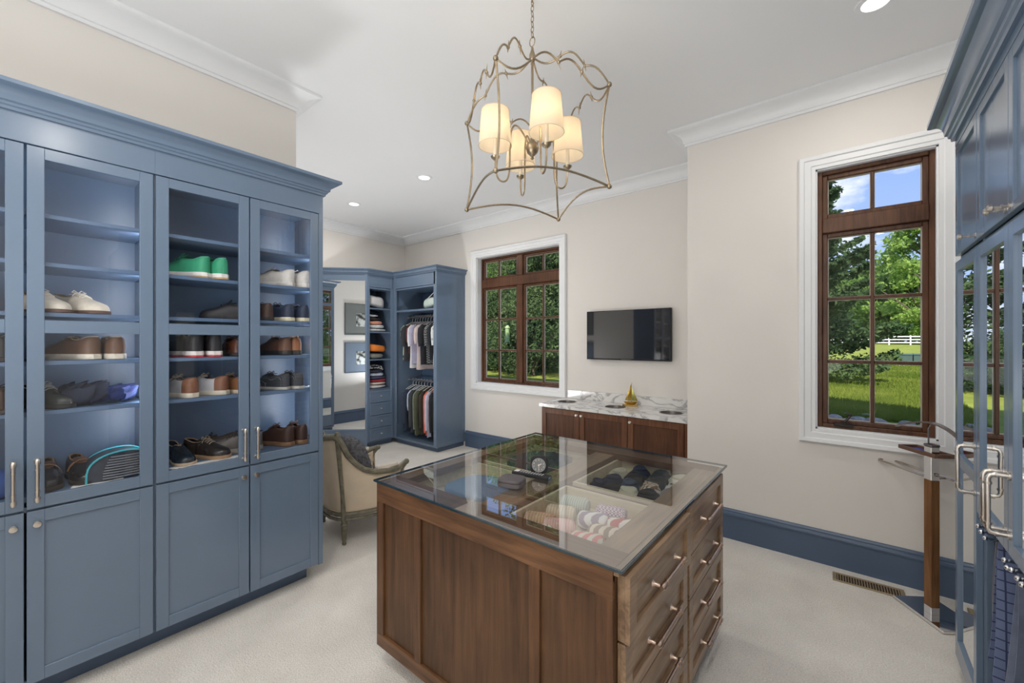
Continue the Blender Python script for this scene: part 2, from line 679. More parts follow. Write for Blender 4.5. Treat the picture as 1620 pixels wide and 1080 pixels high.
struct(MB().box((XS - .1, YW + T, 3.50), (XR + .6, YW + T + 1.0, 3.62)).build('trim_10', TRIM))  # unseen overhang added outside to keep sun off the right-hand window
struct(MB().box((XF - .6, YT + T, 3.50), (XS - .1, YT + T + .75, 3.62)).build('trim_11', TRIM))  # second unseen overhang, added to block sun above the far window
rf = MB()  # unseen gable block, height shaped to throw the house shadow onto the lawn
rf.loft([[(x, y, z) for y, z in ((-3.6, 3.63), (5.05, 3.63), (0.8, 9.3))] for x in (XF - 1.2, XR + 1.6)])
struct(rf.build('shade_roof', mat('roof_shingle_grey', (.08, .08, .085), .9)))
PERIM = [(XR, YB), (XR, YW), (XS, YW), (XS, YT), (XF, YT), (XF, YR), (XL, YR), (XL, YB)]


def sweep_seg(prof, i, perim, t0=0.0, t1=1.0):
    """mitred moulding along perimeter segment i; prof = (offset inward, z); t0/t1 cut it square"""
    n = len(perim)
    P = [Vector(p) for p in perim]
    a, b = P[i], P[(i + 1) % n]
    d = (b - a).normalized()
    nn = Vector((-d.y, d.x))
    dp = (a - P[i - 1]).normalized()
    dn = (P[(i + 2) % n] - b).normalized()

    def mit(d0, d1):
        n0, n1 = Vector((-d0.y, d0.x)), Vector((-d1.y, d1.x))
        m = n0 + n1
        return m / (m.dot(n0))
    m0 = mit(dp, d) if t0 == 0 else nn
    m1 = mit(d, dn) if t1 == 1 else nn
    A, B = a.lerp(b, t0), a.lerp(b, t1)
    mb = MB()
    mb.loft([[(A.x + m0.x * o, A.y + m0.y * o, z) for o, z in prof], [(B.x + m1.x * o, B.y + m1.y * o, z) for o, z in prof]])
    return mb


CZ = 3.310
crown = [(0, CZ), (0.016, CZ), (0.018, CZ + .018), (0.026, CZ + .022)]
for k in range(8):
    a = PI / 2 * k / 7
    crown.append((0.026 + 0.088 * (1 - math.cos(a)), CZ + .022 + 0.084 * math.sin(a)))
crown += [(0.120, CZ + .108), (0.130, CZ + .112), (0.130, CEIL), (0, CEIL)]
for i in range(8):
    struct(sweep_seg(crown, i, PERIM).build('trim_%d' % (i + 1), TRIM, smooth=30))
base = [(0, 0), (0.020, 0), (0.020, .185), (0.026, .190), (0.028, .203), (0.024, .214), (0.016, .220), (0.016, .228), (0.010, .240), (0, .243)]


def bb(name, i, t0, t1):
    struct(sweep_seg(base, i, PERIM, t0, t1).build(name, BLUEB, smooth=25))


bb('baseboard_window', 1, 0, 1)
bb('baseboard_far', 3, (-2.86 - XS) / (XF - XS), (-4.60 - XS) / (XF - XS))
bb('baseboard_return', 5, (-5.33 - XF) / (XL - XF), 1)

# ------------------------------------------------------------------ windows


def window(name, W, yw, th, post_x, transom, mv, mh, recess, handles):
    """W = x0,x1,z0,z1 opening; mv = muntin x list per sash; mh = muntin z below transom"""
    x0, x1, z0, z1 = W
    root = sempty(name, ((x0 + x1) / 2, yw, z0))
    O = Vector(root.location)
    L = lambda *p: tuple(Vector(p) - O)
    # casing: moulded profile mitred round the opening
    prof = [(-0.002, 0.0), (-0.002, -0.018), (0.02, -0.018), (0.026, -0.024), (0.062, -0.024), (0.068, -0.034), (0.09, -0.036), (0.098, -0.028), (0.100, 0.0)]
    cs = [(x0, z0), (x1, z0), (x1, z1), (x0, z1)]
    sg = [(-1, -1), (1, -1), (1, 1), (-1, 1)]
    for k in range(4):
        k2 = (k + 1) % 4
        mb = MB()
        lo = []
        for q in (k, k2):
            lo.append([L(cs[q][0] + sg[q][0] * o, yw + d - 0.0005, cs[q][1] + sg[q][1] * o) for o, d in prof])
        mb.loft(lo)
        mb.build('casing', TRIM, root, smooth=25)
    # white jamb liner
    mb = MB()
    r = recess
    mb.box(L(x0 - .001, yw, z0), L(x0 + .012, yw + r + .05, z1))
    mb.box(L(x1 - .012, yw, z0), L(x1 + .001, yw + r + .05, z1))
    mb.box(L(x0, yw, z1 - .012), L(x1, yw + r + .05, z1 + .001))
    mb.box(L(x0, yw, z0 - .001), L(x1, yw + r + .05, z0 + .012))
    mb.build('jamb', TRIM, root)
    x0 += .012; x1 -= .012; z0 += .012; z1 -= .012
    ya, yb = yw + r, yw + r + .075
    fw = 0.028
    for nm, a, b in (('frame_side', (x0, ya, z0), (x0 + fw, yb, z1)), ('frame_side', (x1 - fw, ya, z0), (x1, yb, z1)),
                     ('frame_head', (x0 + fw, ya, z1 - fw), (x1 - fw, yb, z1)), ('frame_sill', (x0 + fw, ya, z0), (x1 - fw, yb, z0 + fw))):
        MB().box(L(*a), L(*b), .004).build(nm, WINW, root)
    MB().box(L(x0 + fw, ya - .008, transom[0]), L(x1 - fw, yb, transom[1]), .006).build('transom', WINW, root)
    if post_x:
        MB().box(L(post_x[0], ya - .008, z0 + fw), L(post_x[1], yb, transom[0]), .006).build('post', WINW, root)
        MB().box(L(post_x[0], ya - .008, transom[1]), L(post_x[1], yb, z1 - fw), .006).build('post', WINW, root)
        bays = [(x0 + fw, post_x[0]), (post_x[1], x1 - fw)]
    else:
        bays = [(x0 + fw, x1 - fw)]
    sw = 0.030
    for bi, (a, b) in enumerate(bays):
        for (c, d, hz) in ((z0 + fw, transom[0], mh), (transom[1], z1 - fw, [])):
            s = MB()
            y2, y3 = ya + .018, ya + .062
            s.box(L(a, y2, c), L(a + sw, y3, d), .004)
            s.box(L(b - sw, y2, c), L(b, y3, d), .004)
            s.box(L(a + sw, y2, c), L(b - sw, y3, c + sw), .004)
            s.box(L(a + sw, y2, d - sw), L(b - sw, y3, d), .004)
            sash = s.build('sash', WINW, root)
            e = MB()
            ye, yf, q_ = y2 + .026, y3 + .004, .005
            e.box(L(a + sw - .01, ye, c + sw - .01), L(a + sw + q_, yf, d - sw + .01))
            e.box(L(b - sw - q_, ye, c + sw - .01), L(b - sw + .01, yf, d - sw + .01))
            e.box(L(a + sw + q_, ye, c + sw - .01), L(b - sw - q_, yf, c + sw + q_))
            e.box(L(a + sw + q_, ye, d - sw - q_), L(b - sw - q_, yf, d - sw + .01))
            mx_ = mv[bi]
            e.box(L(mx_ - .0135, ye + .001, c + sw + q_), L(mx_ + .0135, yf - .001, d - sw - q_))
            for z in hz:
                e.box(L(a + sw + q_, ye + .001, z - .0135), L(mx_ - .0135, yf - .001, z + .0135))
                e.box(L(mx_ + .0135, ye + .001, z - .0135), L(b - sw - q_, yf - .001, z + .0135))
            e.build('exterior_bead', BEIGE, sash)
            mxs = mv[bi]
            MB().box(L(mxs - .010, y2 + .008, c + sw), L(mxs + .010, y2 + .022, d - sw), .003).build('muntin', WINW, sash)
            for z in hz:
                MB().box(L(a + sw, y2 + .009, z - .010), L(mxs - .010, y2 + .0215, z + .010), .003).build('muntin', WINW, sash)
                MB().box(L(mxs + .010, y2 + .009, z - .010), L(b - sw, y2 + .0215, z + .010), .003).build('muntin', WINW, sash)
            zs = [c + sw - .004] + list(hz) + [d - sw + .004]
            for q in range(len(zs) - 1):
                for (u, v) in ((a + sw - .004, mxs), (mxs, b - sw + .004)):
                    MB().add([L(u, y2 + .024, zs[q]), L(v, y2 + .024, zs[q]), L(v, y2 + .024, zs[q + 1]), L(u, y2 + .024, zs[q + 1])], [(0, 1, 2, 3)]).build('pane', PANE, sash)
    for hx in handles:
        h = MB()
        hz0 = z0 + fw
        h.box(L(hx - .055, ya - .022, hz0 - .012), L(hx + .055, ya, hz0 + .014), .006)
        h.tube([L(hx - .01, ya - .022, hz0 + .012), L(hx + .005, ya - .045, hz0 + .03), L(hx + .03, ya - .04, hz0 + .06), L(hx + .035, ya - .035, hz0 + .075)], .008, 8)
        h.ball(L(hx + .036, ya - .034, hz0 + .08), .012)
        h.build('crank_handle', DARKM, root, smooth=True)
    return root


window('window_2', W2, YW, T, None, (2.405, 2.515), [0.127], [1.467, 1.925], 0.035, [-0.03])
window('window_1', W1, YT, T, (-3.665, -3.565), (2.42, 2.55), [-4.03, -3.234], [1.484, 1.94], 0.09, [])

# ------------------------------------------------------------------ cabinet helpers (local: x = width, -y = front, z up)


def knob(mb, x, y, z, r=.014, l=.024):
    M = Matrix.Translation((x, y, z)) @ Matrix.Rotation(PI / 2, 4, 'X')
    mb.lathe([(r * .75, 0), (r * .75, .003), (r * .4, .005), (r * .4, l * .5), (r * .9, l * .6), (r, l * .8), (r * .9, l * .95), (r * .3, l)], 14, M)


def bar_pull(mb, a, b, out, r=.0065):
    """rod pull from a to b standing off by vector out, with end collars"""
    a, b, out = Vector(a), Vector(b), Vector(out)
    d = (b - a).normalized()
    p, q = a + out, b + out
    mb.tube([p - d * .004, q + d * .004], r, 10)
    for e, s in ((p, 1), (q, -1)):
        mb.tube([e - d * s * .012, e - d * s * .004, e - d * s * .004 + d * s * .001, e + d * s * .012], [r * .9, r * 1.5, r * 1.55, r * 1.5], 10)
        mb.tube([e + d * s * .034, e + d * s * .040], [r * 1.35, r * 1.35], 10)
    for e in (a, b):
        mb.tube([e, e + out * .25, e + out], [r * 1.6, r * .85, r * .85], 10)


def door(root, x0, x1, z0, z1, rails, m=BLUE, pane=None, name='door', y=-.02, th=.02, stile=.052):
    """rails: list of (za,zb) horizontal members; openings between them get a pane/panel"""
    d = MB()
    d.box((x0, y, z0), (x0 + stile, y + th, z1), .0015)
    d.box((x1 - stile, y, z0), (x1, y + th, z1), .0015)
    for a, b in rails:
        d.box((x0 + stile, y, a), (x1 - stile, y + th, b), .0015)
    D = d.build(name, m, root)
    for i in range(len(rails) - 1):
        a, b = rails[i][1], rails[i + 1][0]
        if pane is None:
            MB().box((x0 + stile - .002, y + th * .45, a - .002), (x1 - stile + .002, y + th - .001, b + .002)).build('panel', m, D)
        else:
            q = MB()
            yy = y + th * .5
            q.add([(x0 + stile - .004, yy, a - .004), (x1 - stile + .004, yy, a - .004), (x1 - stile + .004, yy, b + .004), (x0 + stile - .004, yy, b + .004)], [(0, 1, 2, 3)])
            q.build('pane', pane, D)
    return D


def cab_crown(name, label, runs, m=BLUE, z0=2.60, z1=2.703, out=.09):
    """runs: open polyline (x,y) with the room on its left"""
    h = z1 - z0
    pr = [(0, z0), (.012, z0), (.014, z0 + h * .12), (.022, z0 + h * .16), (.024, z0 + h * .26), (.034, z0 + h * .30)]
    for k in range(6):
        a = PI / 2 * k / 5
        pr.append((.034 + (out - .05) * (1 - math.cos(a)), z0 + h * .30 + h * .48 * math.sin(a)))
    pr += [(out - .008, z0 + h * .80), (out, z0 + h * .84), (out, z1), (0, z1)]
    P = [Vector(p) for p in runs]
    n = len(P)
    loops = []
    for i in range(n):
        d0 = (P[i] - P[i - 1]).normalized() if i > 0 else None
        d1 = (P[i + 1] - P[i]).normalized() if i < n - 1 else None
        n0 = Vector((-d0.y, d0.x)) if d0 else None
        n1 = Vector((-d1.y, d1.x)) if d1 else None
        if n0 and n1:
            mm = (n0 + n1)
            mm = mm / mm.dot(n0)
        else:
            mm = n0 or n1
        loops.append([(P[i].x + mm.x * o, P[i].y + mm.y * o, z) for o, z in pr])
    o = MB().loft(loops).build(name, m, smooth=25)
    return tag(o, label, 'crown moulding')


# ------------------------------------------------------------------ left shoe cabinets
XC = -2.778
SHELVES = [1.300, 1.525, 1.745, 1.972, 2.190]


def shoe_cabinet(y0, W, doors, label, end_right):
    t = thing('shoe_cabinet', label, 'cabinet', (XC - .02, y0, 0), PI / 2, 'glazed shoe cabinets along the left wall')
    D = .376
    # carcass
    c = MB()
    c.box((0.001, 0, .105), (.02, D, 2.63))
    c.box((W - .02, 0, .105), (W - .001, D, 2.63))
    c.box((.02, D - .012, .105), (W - .02, D, 2.63), mi=1)
    c.box((.02, 0, .105), (W - .02, D - .012, .125))
    c.box((.02, 0, 2.49), (W - .02, D - .012, 2.51))
    c.box((.02, .002, .862), (W - .02, .02, .885))
    c.build('carcass', [BLUE, BLUED], t)
    MB().box((.0, .09, 0), (W - (.06 if end_right else 0), .11, .105)).build('toe_kick', BLUEB, t)
    MB().box((0, -.02, 2.478), (W, 0, 2.64), .001).build('frieze', BLUE, t)
    if end_right:
        MB().box((W - .028, -.02, .105), (W, 0, 2.478), .001).build('end_stile', BLUE, t)
    MB().box((.02, .004, .905), (W - .02, D - .012, .930), .002).build('shelf', BLUED, t)
    for z in SHELVES:
        MB().box((.02, .016, z - .02), (W - .02, D - .012, z), .002).build('shelf', BLUED, t)
    for (a, b, side) in doors:
        dr = door(t, a, b, .878, 2.472, [(.878, .932), (1.650, 1.708), (2.422, 2.472)], pane=DGLASS, name='glass_door')
        hx = b - .030 if side == 'r' else a + .030
        h = MB()
        bar_pull(h, (hx, -.02, .922), (hx, -.02, 1.090), (0, -.032, 0))
        h.build('handle', NICKEL, dr, smooth=True)
        lo = door(t, a, b, .113, .868, [(.113, .168), (.815, .868)], name='lower_door')
        k = MB()
        knob(k, hx, -.02, .812)
        k.build('knob', NICKEL, lo, smooth=True)
    # warm-white LED strip behind the right stile
    st = MB().box((W - .03, .012, .95), (W - .02, .02, 2.45)).build('led_strip', emis('led_white', (1, .97, .95), 1.5), t)
    light('cabinet_led', 'AREA', (XC - .02 - .035, y0 + W - .045, 1.70), 4.2, (-1, -.18, 0), (.96, .97, 1.0), shape='RECTANGLE', size=.012, size_y=1.45)
    return t


shoe_cabinet(-.377, .875, [(.012, .437, 'r'), (.445, .868, 'l')], 'blue shoe cabinet nearest the camera, with white oxfords and a turquoise-edged bag inside', False)
shoe_cabinet(.498, .880, [(.005, .433, 'r'), (.440, .849, 'l')], 'blue shoe cabinet with green sneakers, next to the armchair', True)
shoe_cabinet(-1.252, .875, [(.005, .433, 'r'), (.440, .868, 'l')], 'blue glazed shoe cabinet farthest left, beyond the one with white oxfords', False)
cab_crown('cabinet_crown', 'blue crown moulding along the top of the left shoe cabinets', [(XL + .01, 1.378), (XC, 1.378), (XC, -1.252)])

# ------------------------------------------------------------------ right cabinets
XRC = 0.405


def pipe_handle(root, x, z0, z1, out=.05, r=.0075):
    h = MB()
    y = -.02
    pts = [(x, y, z1), (x, y - out + .02, z1), (x, y - out + .006, z1 - .003), (x, y - out, z1 - .014), (x, y - out, z0 + .014), (x, y - out + .006, z0 + .003), (x, y - out + .02, z0), (x, y, z0)]
    h.tube(pts, r, 10)
    for z in (z0, z1):
        h.tube([(x, y, z), (x, y - .006, z)], r * 1.7, 10)
        h.tube([(x, y - out + .016, z), (x, y - out + .023, z)], r * 1.35, 10)
    for z in (z0 + .03, z1 - .03):
        h.tube([(x, y - out, z - .004), (x, y - out, z + .004)], r * 1.4, 10)
    return h.build('handle', NICKEL, root, smooth=True)


def t_knob(root, x, z):
    h = MB()
    h.tube([(x, -.02, z), (x, -.024, z)], .011, 10)
    h.tube([(x, -.022, z), (x, -.058, z)], .0045, 8)
    h.tube([(x, -.036, z), (x, -.041, z)], .0075, 8)
    h.tube([(x, -.056, z), (x, -.060, z), (x, -.068, z), (x, -.072, z)], [.008, .012, .012, .008], 12)
    return h.build('knob', NICKEL, root, smooth=True)


def right_unit(name, label, y_end, W, doors, full):
    t = thing(name, label, 'cabinet', (XRC + .02, y_end, 0), -PI / 2, 'tall mirrored cabinets on the right')
    D = .62
    c = MB()
    c.box((0, 0, .07), (.02, D, 2.60))
    c.box((W - .02, 0, .07), (W, D, 2.60))
    c.box((.02, D - .012, .07), (W - .02, D, 2.60), mi=1)
    c.box((.02, 0, .07), (W - .02, D - .012, .09))
    c.box((.02, 0, 2.005), (W - .02, D - .012, 2.025))
    c.box((.02, 0, 2.575), (W - .02, D - .012, 2.60))
    if not full:
        c.box((.02, .0, .905), (W - .02, D - .012, .925), mi=1)
        c.box((.02, 0, .07), (.05, .02, .905))
        c.box((W - .05, 0, .07), (W - .02, .02, .905))
    c.build('carcass', [BLUE, BLUED], t)
    MB().box((0, .06, 0), (W, .08, .07)).build('toe_kick', BLUEB, t)
    MB().box((0, -.02, 2.565), (W, 0, 2.612), .001).build('frieze', BLUE, t)
    for i, (a, b, side) in enumerate(doors):
        u = door(t, a, b, 2.030, 2.560, [(2.030, 2.060), (2.518, 2.560)], name='upper_door', stile=.045)
        t_knob(u, (b - .02 if side == 'r' else a + .02), 2.052)
        z0 = .085 if full else .918
        rl = [(.085, .175), (1.022, 1.075), (1.952, 2.0)] if full else [(.918, .965), (1.952, 2.0)]
        g = door(t, a, b, z0, 2.0, rl, pane=MIRROR, name='mirror_door', stile=.048)
        pipe_handle(g, (b - .024 if side == 'r' else a + .024), .985, 1.178)
    return t


right_unit('mirror_cabinet', 'tall blue cabinet with floor-length mirrored door beside the clothes valet', 2.955, .44, [(.004, .435, 'r')], True)
right_unit('mirror_cabinet', 'blue cabinet with mirrored doors over trouser racks at the right photo edge', 2.515, .87, [(.004, .432, 'r'), (.437, .866, 'l')], False)
right_unit('mirror_cabinet', 'tall blue mirrored cabinet nearest the camera, beyond the trouser racks', 1.645, .87, [(.004, .432, 'r'), (.437, .866, 'l')], True)
cab_crown('cabinet_crown', 'blue crown moulding along the top of the right mirrored cabinets', [(XRC, .775), (XRC, 2.955), (XRC + .6, 2.955)], z0=2.60, z1=2.735)

# trouser racks and trousers
RODS = [(2.405, .893), (2.355, .888), (2.296, .886), (2.05, .905), (2.02, .893), (1.975, .905), (1.915, .905), (1.875, .905)]
for i, (y, z) in enumerate(RODS):
    m = MB()
    m.tube([(.392, y, z), (.98, y, z)], .0055, 8)
    m.ball((.392, y, z), .0085)
    o = m.build('trouser_rod', CHROME, smooth=True)
    tag(o, ['chrome trouser rod carrying the khaki trousers, nearest the valet', 'chrome trouser rod carrying the dark grey trousers, second from the valet',
         'chrome trouser rod carrying the blue plaid trousers', 'chrome trouser rod carrying the slate blue trousers', 'empty chrome trouser rod right behind the slate blue trousers front edge',
         'chrome trouser rod carrying the indigo trousers', 'second chrome trouser rod from the right photo edge', 'chrome trouser rod nearest the right photo edge'][i], 'rod', 'pull-out trouser rods')


def trousers(y, z, m, label, x0=.43, x1=.83, drop=.60, seed=0, thick=.022, fan=.03):
    rnd = random.Random(seed)
    mb = MB()
    nx, nz = 14, 16
    ph = rnd.random() * 6
    for side in (-1, 1):
        loops = []
        for k in range(nz + 1):
            s = k / nz
            zz = z + .008 - s * (drop + (0.05 if side < 0 else 0))
            row = []
            for i in range(nx + 1):
                u = i / nx
                x = x0 + (x1 - x0) * u + fan * (u - .5) * s * -1.0 + .012 * math.sin(3 * s + ph) * s
                off = .004 + (thick * (.45 + .55 * math.sin(min(1, s * 1.6) * PI / 2)) + .012 * s * math.sin(u * 11 + ph + s * 2) + .006 * math.sin(u * 23 + ph)) * min(1, s * 3)
                row.append((x, y + side * off, zz + .012 * math.sin(u * 7 + ph) * s))
            loops.append(row)
        fs = []
        vs = [p for l in loops for p in l]
        n = nx + 1
        for a in range(nz):
            for b in range(nx):
                fs.append((a * n + b, a * n + b + 1, (a + 1) * n + b + 1, (a + 1) * n + b))
        # inner skin for thickness
        o = len(vs)
        vs += [(p[0], p[1] - side * .006, p[2]) for p in vs]
        fs += [tuple(q + o for q in f) for f in fs]
        for a in range(nz):
            fs.append((a * n, (a + 1) * n, (a + 1) * n + o, a * n + o))
            fs.append((a * n + nx, (a + 1) * n + nx, (a + 1) * n + nx + o, a * n + nx + o))
        for b in range(nx):
            fs.append((nz * n + b, nz * n + b + 1, nz * n + b + 1 + o, nz * n + b + o))
        mb.add(vs, fs)
    o = mb.build('trousers', m, smooth=60)
    return tag(o, label, 'trousers', 'trousers on the pull-out racks')


trousers(2.405, .893, mat('khaki_twill', (.28, .215, .14), .85, vary=.1), 'khaki trousers hanging on the rack farthest from the right photo edge', x0=.455, drop=.56, seed=1, thick=.012, fan=-.02)
trousers(2.355, .888, mat('grey_wool', (.17, .17, .20), .85, vary=.1), 'dark grey trousers hanging between khaki and blue plaid trousers', x0=.43, drop=.42, seed=5, thick=.014, fan=-.02)
trousers(2.296, .886, pattern('blue_plaid_cloth', 'plaid', (.15, .19, .33), (.03, .045, .11), 9, .85), 'blue plaid trousers hanging on the right-hand rack', x0=.425, drop=.46, seed=2, thick=.018, fan=-.06)
trousers(2.05, .905, mat('slate_blue_denim', (.15, .18, .26), .85, vary=.15, vscale=25), 'plain slate blue trousers hanging in front of the plaid pair', x0=.42, drop=.60, seed=3, thick=.020, fan=-.05)
trousers(1.975, .905, mat('indigo_cotton', (.10, .13, .22), .85, vary=.15, vscale=25), 'indigo trousers hanging nearest the right photo edge', x0=.45, x1=.86, drop=.60, seed=4, thick=.02)

# ------------------------------------------------------------------ corner wardrobe (hanging unit, drawer tower, angled mirror)
YH, XD, XSIDE = 3.96, -5.66, -4.622


def frieze_board(mb, x0, x1, z0, z1, y=-.004):
    mb.box((x0, y, z0), (x0 + .03, y + .02, z1), .001)
    mb.box((x1 - .03, y, z0), (x1, y + .02, z1), .001)
    mb.box((x0 + .03, y, z0), (x1 - .03, y + .02, z0 + .03), .001)
    mb.box((x0 + .03, y, z1 - .03), (x1 - .03, y + .02, z1), .001)
    mb.box((x0 + .03, y + .008, z0 + .03), (x1 - .03, y + .018, z1 - .03))


t = thing('hanging_wardrobe', 'open blue hanging wardrobe full of shirts, left of the far window', 'wardrobe', (XD, YH, 0))
Wd, Dd = XSIDE - XD, YT - YH - .001
c = MB()
c.box((0, 0, .07), (.02, Dd, 2.66))
c.box((.02, Dd - .012, .07), (Wd - .02, Dd, 2.66), mi=1)
c.box((.02, 0, .07), (Wd - .02, Dd - .012, .10))
c.box((.02, .002, 2.42), (Wd - .02, Dd - .012, 2.44))
c.box((Wd - .02, 0, .07), (Wd - .004, Dd, 2.66))
c.build('carcass', [BLUE, BLUED], t)
s = MB()   # raised side panel facing the window
for a, b in (((0, .07), (.06, 2.66)), ((Dd - .07, .07), (Dd, 2.66))):
    s.box((Wd - .004, a[0], a[1]), (Wd + .002, b[0], b[1]), .001)
s.box((Wd - .004, .06, .07), (Wd + .002, Dd - .07, .13), .001)
s.box((Wd - .004, .06, 2.57), (Wd + .002, Dd - .07, 2.66), .001)
s.box((Wd - .006, .05, .12), (Wd - .002, Dd - .06, 2.58))
s.build('side_panel', BLUE, t)
st = MB()
st.box((.02, -.004, .07), (.065, .016, 2.45), .001)
st.box((Wd - .065, -.004, .07), (Wd, .016, 2.66), .001)
st.build('stile', BLUE, t)
MB().box((0.02, .05, 0), (Wd - .03, .07, .07)).build('toe_kick', BLUEB, t)
MB().box((Wd - .05, .07, 0), (Wd - .03, Dd, .07)).build('toe_kick', BLUEB, t)
f = MB()
frieze_board(f, .02, Wd - .03, 2.45, 2.655)
f.build('frieze', BLUE, t)
MB().box((.02, .01, 2.075), (Wd - .02, Dd - .012, 2.105), .002).build('shelf', BLUE, t)
for z in (2.005, .985):
    r = MB()
    r.tube([(.02, .28, z), (Wd - .02, .28, z)], .012, 10)
    for x in (.022, Wd - .026):
        r.tube([(x, .28, z), (x + .004, .28, z)], .024, 12)
    r.build('hanging_rod', NICKEL, t, smooth=True)

t = thing('drawer_tower', 'blue shelf tower with four drawers between angled mirror and hanging shirts', 'cabinet', (XD, 3.489, 0), PI / 2)
Wt, Dt = YH - 3.489, .49
c = MB()
c.box((0, 0, .07), (.02, Dt, 2.66))
c.box((Wt - .02, 0, .07), (Wt, Dt, 2.66))
c.box((.02, Dt - .012, .07), (Wt - .02, Dt, 2.66), mi=1)
c.box((.02, .0, .07), (Wt - .02, Dt - .012, .09))
c.box((.02, .002, 2.42), (Wt - .02, Dt - .012, 2.44))
c.build('carcass', [BLUE, BLUED], t)
st = MB()
st.box((0, -.004, .07), (.04, .016, 2.45), .001)
st.box((Wt - .055, -.004, .07), (Wt, .016, 2.45), .001)
st.build('stile', BLUE, t)
MB().box((0.0, .05, 0), (Wt, .07, .07)).build('toe_kick', BLUEB, t)
f = MB()
frieze_board(f, .01, Wt - .03, 2.45, 2.655)
f.build('frieze', BLUE, t)
TSH = [2.130, 1.765, 1.340, .880]
for z in TSH:
    MB().box((.02, .008, z - .02), (Wt - .02, Dt - .012, z), .002).build('shelf', BLUE, t)
dz = [(.10, .285), (.292, .478), (.485, .67), (.677, .865)]
for a, b in dz:
    d = MB()
    d.box((.028, -.022, a), (Wt - .04, -.008, b), .001)
    for p, q in (((.028, a), (.058, b)), ((Wt - .07, a), (Wt - .04, b)), ((.058, a), (Wt - .07, a + .028)), ((.058, b - .028), (Wt - .07, b))):
        d.box((p[0], -.030, p[1]), (q[0], -.022, q[1]), .001)
    D = d.build('drawer', BLUE, t)
    k = MB()
    knob(k, Wt / 2 - .01, -.022, (a + b) / 2, .013, .026)
    k.build('knob', SATIN, D, smooth=True)

# angled mirror: from the tower's front corner to the wall at 45 degrees
MX, MY = XD, 3.489
LN = (XD - XF) * math.sqrt(2) - .01
t = thing('wall_mirror', 'tall mirror set at an angle in the blue corner wardrobe', 'mirror', (MX, MY, 0), R(45))
f = MB()   # local -x runs along the mirror, -y faces the room
f.box((-LN, 0, .0), (0, .02, .285), .001)
f.box((-LN, 0, 2.535), (0, .02, 2.66), .001)
f.box((-.03, -.006, .0), (0, .02, 2.66), .001)
f.box((-LN, -.006, .285), (-LN + .03, .02, 2.66), .001)
f.box((-LN + .03, -.010, .262), (-.03, .02, .287), .001)
f.build('frame', BLUE, t)
q = MB().add([(-LN + .02, .006, .28), (-.03, .006, .28), (-.03, .006, 2.54), (-LN + .02, .006, 2.54)], [(0, 1, 2, 3)])
q.build('mirror_pane', MIRROR, t)
cab_crown('cabinet_crown', 'blue crown moulding along the top of the corner wardrobe and mirror',
          [(XSIDE, YT - .005), (XSIDE, YH), (XD, YH), (XD, MY), (XF + .02, MY - (XD - XF) + .02)], z0=2.63, z1=2.715, out=.06)

# wardrobe on the return wall, seen only in the angled mirror
t = thing('mirror_wardrobe', 'blue wardrobe reflected at the left edge of the angled mirror', 'wardrobe', (-6.12, YR + .53, 0), PI)
t.location = (-5.36, YR + .53, 0)
W_ = .76
c = MB()
c.box((0, 0, .07), (.02, .52, 2.60))
c.box((W_ - .02, 0, .07), (W_, .52, 2.60))
c.box((.02, .50, .07), (W_ - .02, .52, 2.60))
c.box((.02, 0, .07), (W_ - .02, .50, .09))
c.box((.02, 0, 1.0), (W_ - .02, .50, 1.02))
c.box((.02, 0, 2.57), (W_ - .02, .50, 2.60))
c.build('carcass', BLUE, t)
MB().box((0, .05, 0), (W_, .07, .07)).build('toe_kick', BLUEB, t)
door(t, .003, W_ / 2 - .002, .10, 2.58, [(.10, .30), (2.25, 2.30), (2.53, 2.58)], pane=MIRROR, name='mirror_door', stile=.05)
door(t, W_ / 2 + .002, W_ - .003, .10, 2.58, [(.10, .30), (2.25, 2.30), (2.53, 2.58)], pane=MIRROR, name='mirror_door', stile=.05)
cab_crown('cabinet_crown', 'blue crown on the wardrobe reflected in the angled mirror', [(-6.13, YR + .53), (-5.36, YR + .53), (-5.36, YR + .005)], z0=2.58, z1=2.70)

# framed pictures on the return wall (seen in the mirror)
for i, (z0, z1, col, lab) in enumerate(((1.745, 2.385, (.19, .205, .20), 'framed portrait with a wide grey mat, the upper picture reflected in the mirror'),
                                        (.98, 1.595, (.16, .205, .27), 'framed portrait with a wide blue mat, the lower picture reflected in the mirror'))):
    xa, xb = -4.858, -4.02
    t = thing('framed_picture', lab, 'picture', ((xa + xb) / 2, YR, (z0 + z1) / 2), 0, 'framed portraits on the return wall')
    w, h = (xb - xa) / 2, (z1 - z0) / 2
    f = MB()
    for a, b in (((-w, -h), (-w + .012, h)), ((w - .012, -h), (w, h)), ((-w + .012, -h), (w - .012, -h + .012)), ((-w + .012, h - .012), (w - .012, h))):
        f.box((a[0], .001, a[1]), (b[0], .025, b[1]), .002)
    f.build('frame', mat('picture_frame_%d' % i, tuple(q * .8 for q in col), .4), t)
    MB().box((-w + .012, .001, -h + .012), (w - .012, .012, h - .012)).build('mat_board', mat('mat_board_%d' % i, col, .8, vary=.02), t)
    MB().box((-.175, .012, -.145), (.175, .014, .125)).build('photo', pattern('photo_print_%d' % i, 'noise', (.03, .03, .03), (.62, .66, .64), 11 + 3 * i, .5), t)

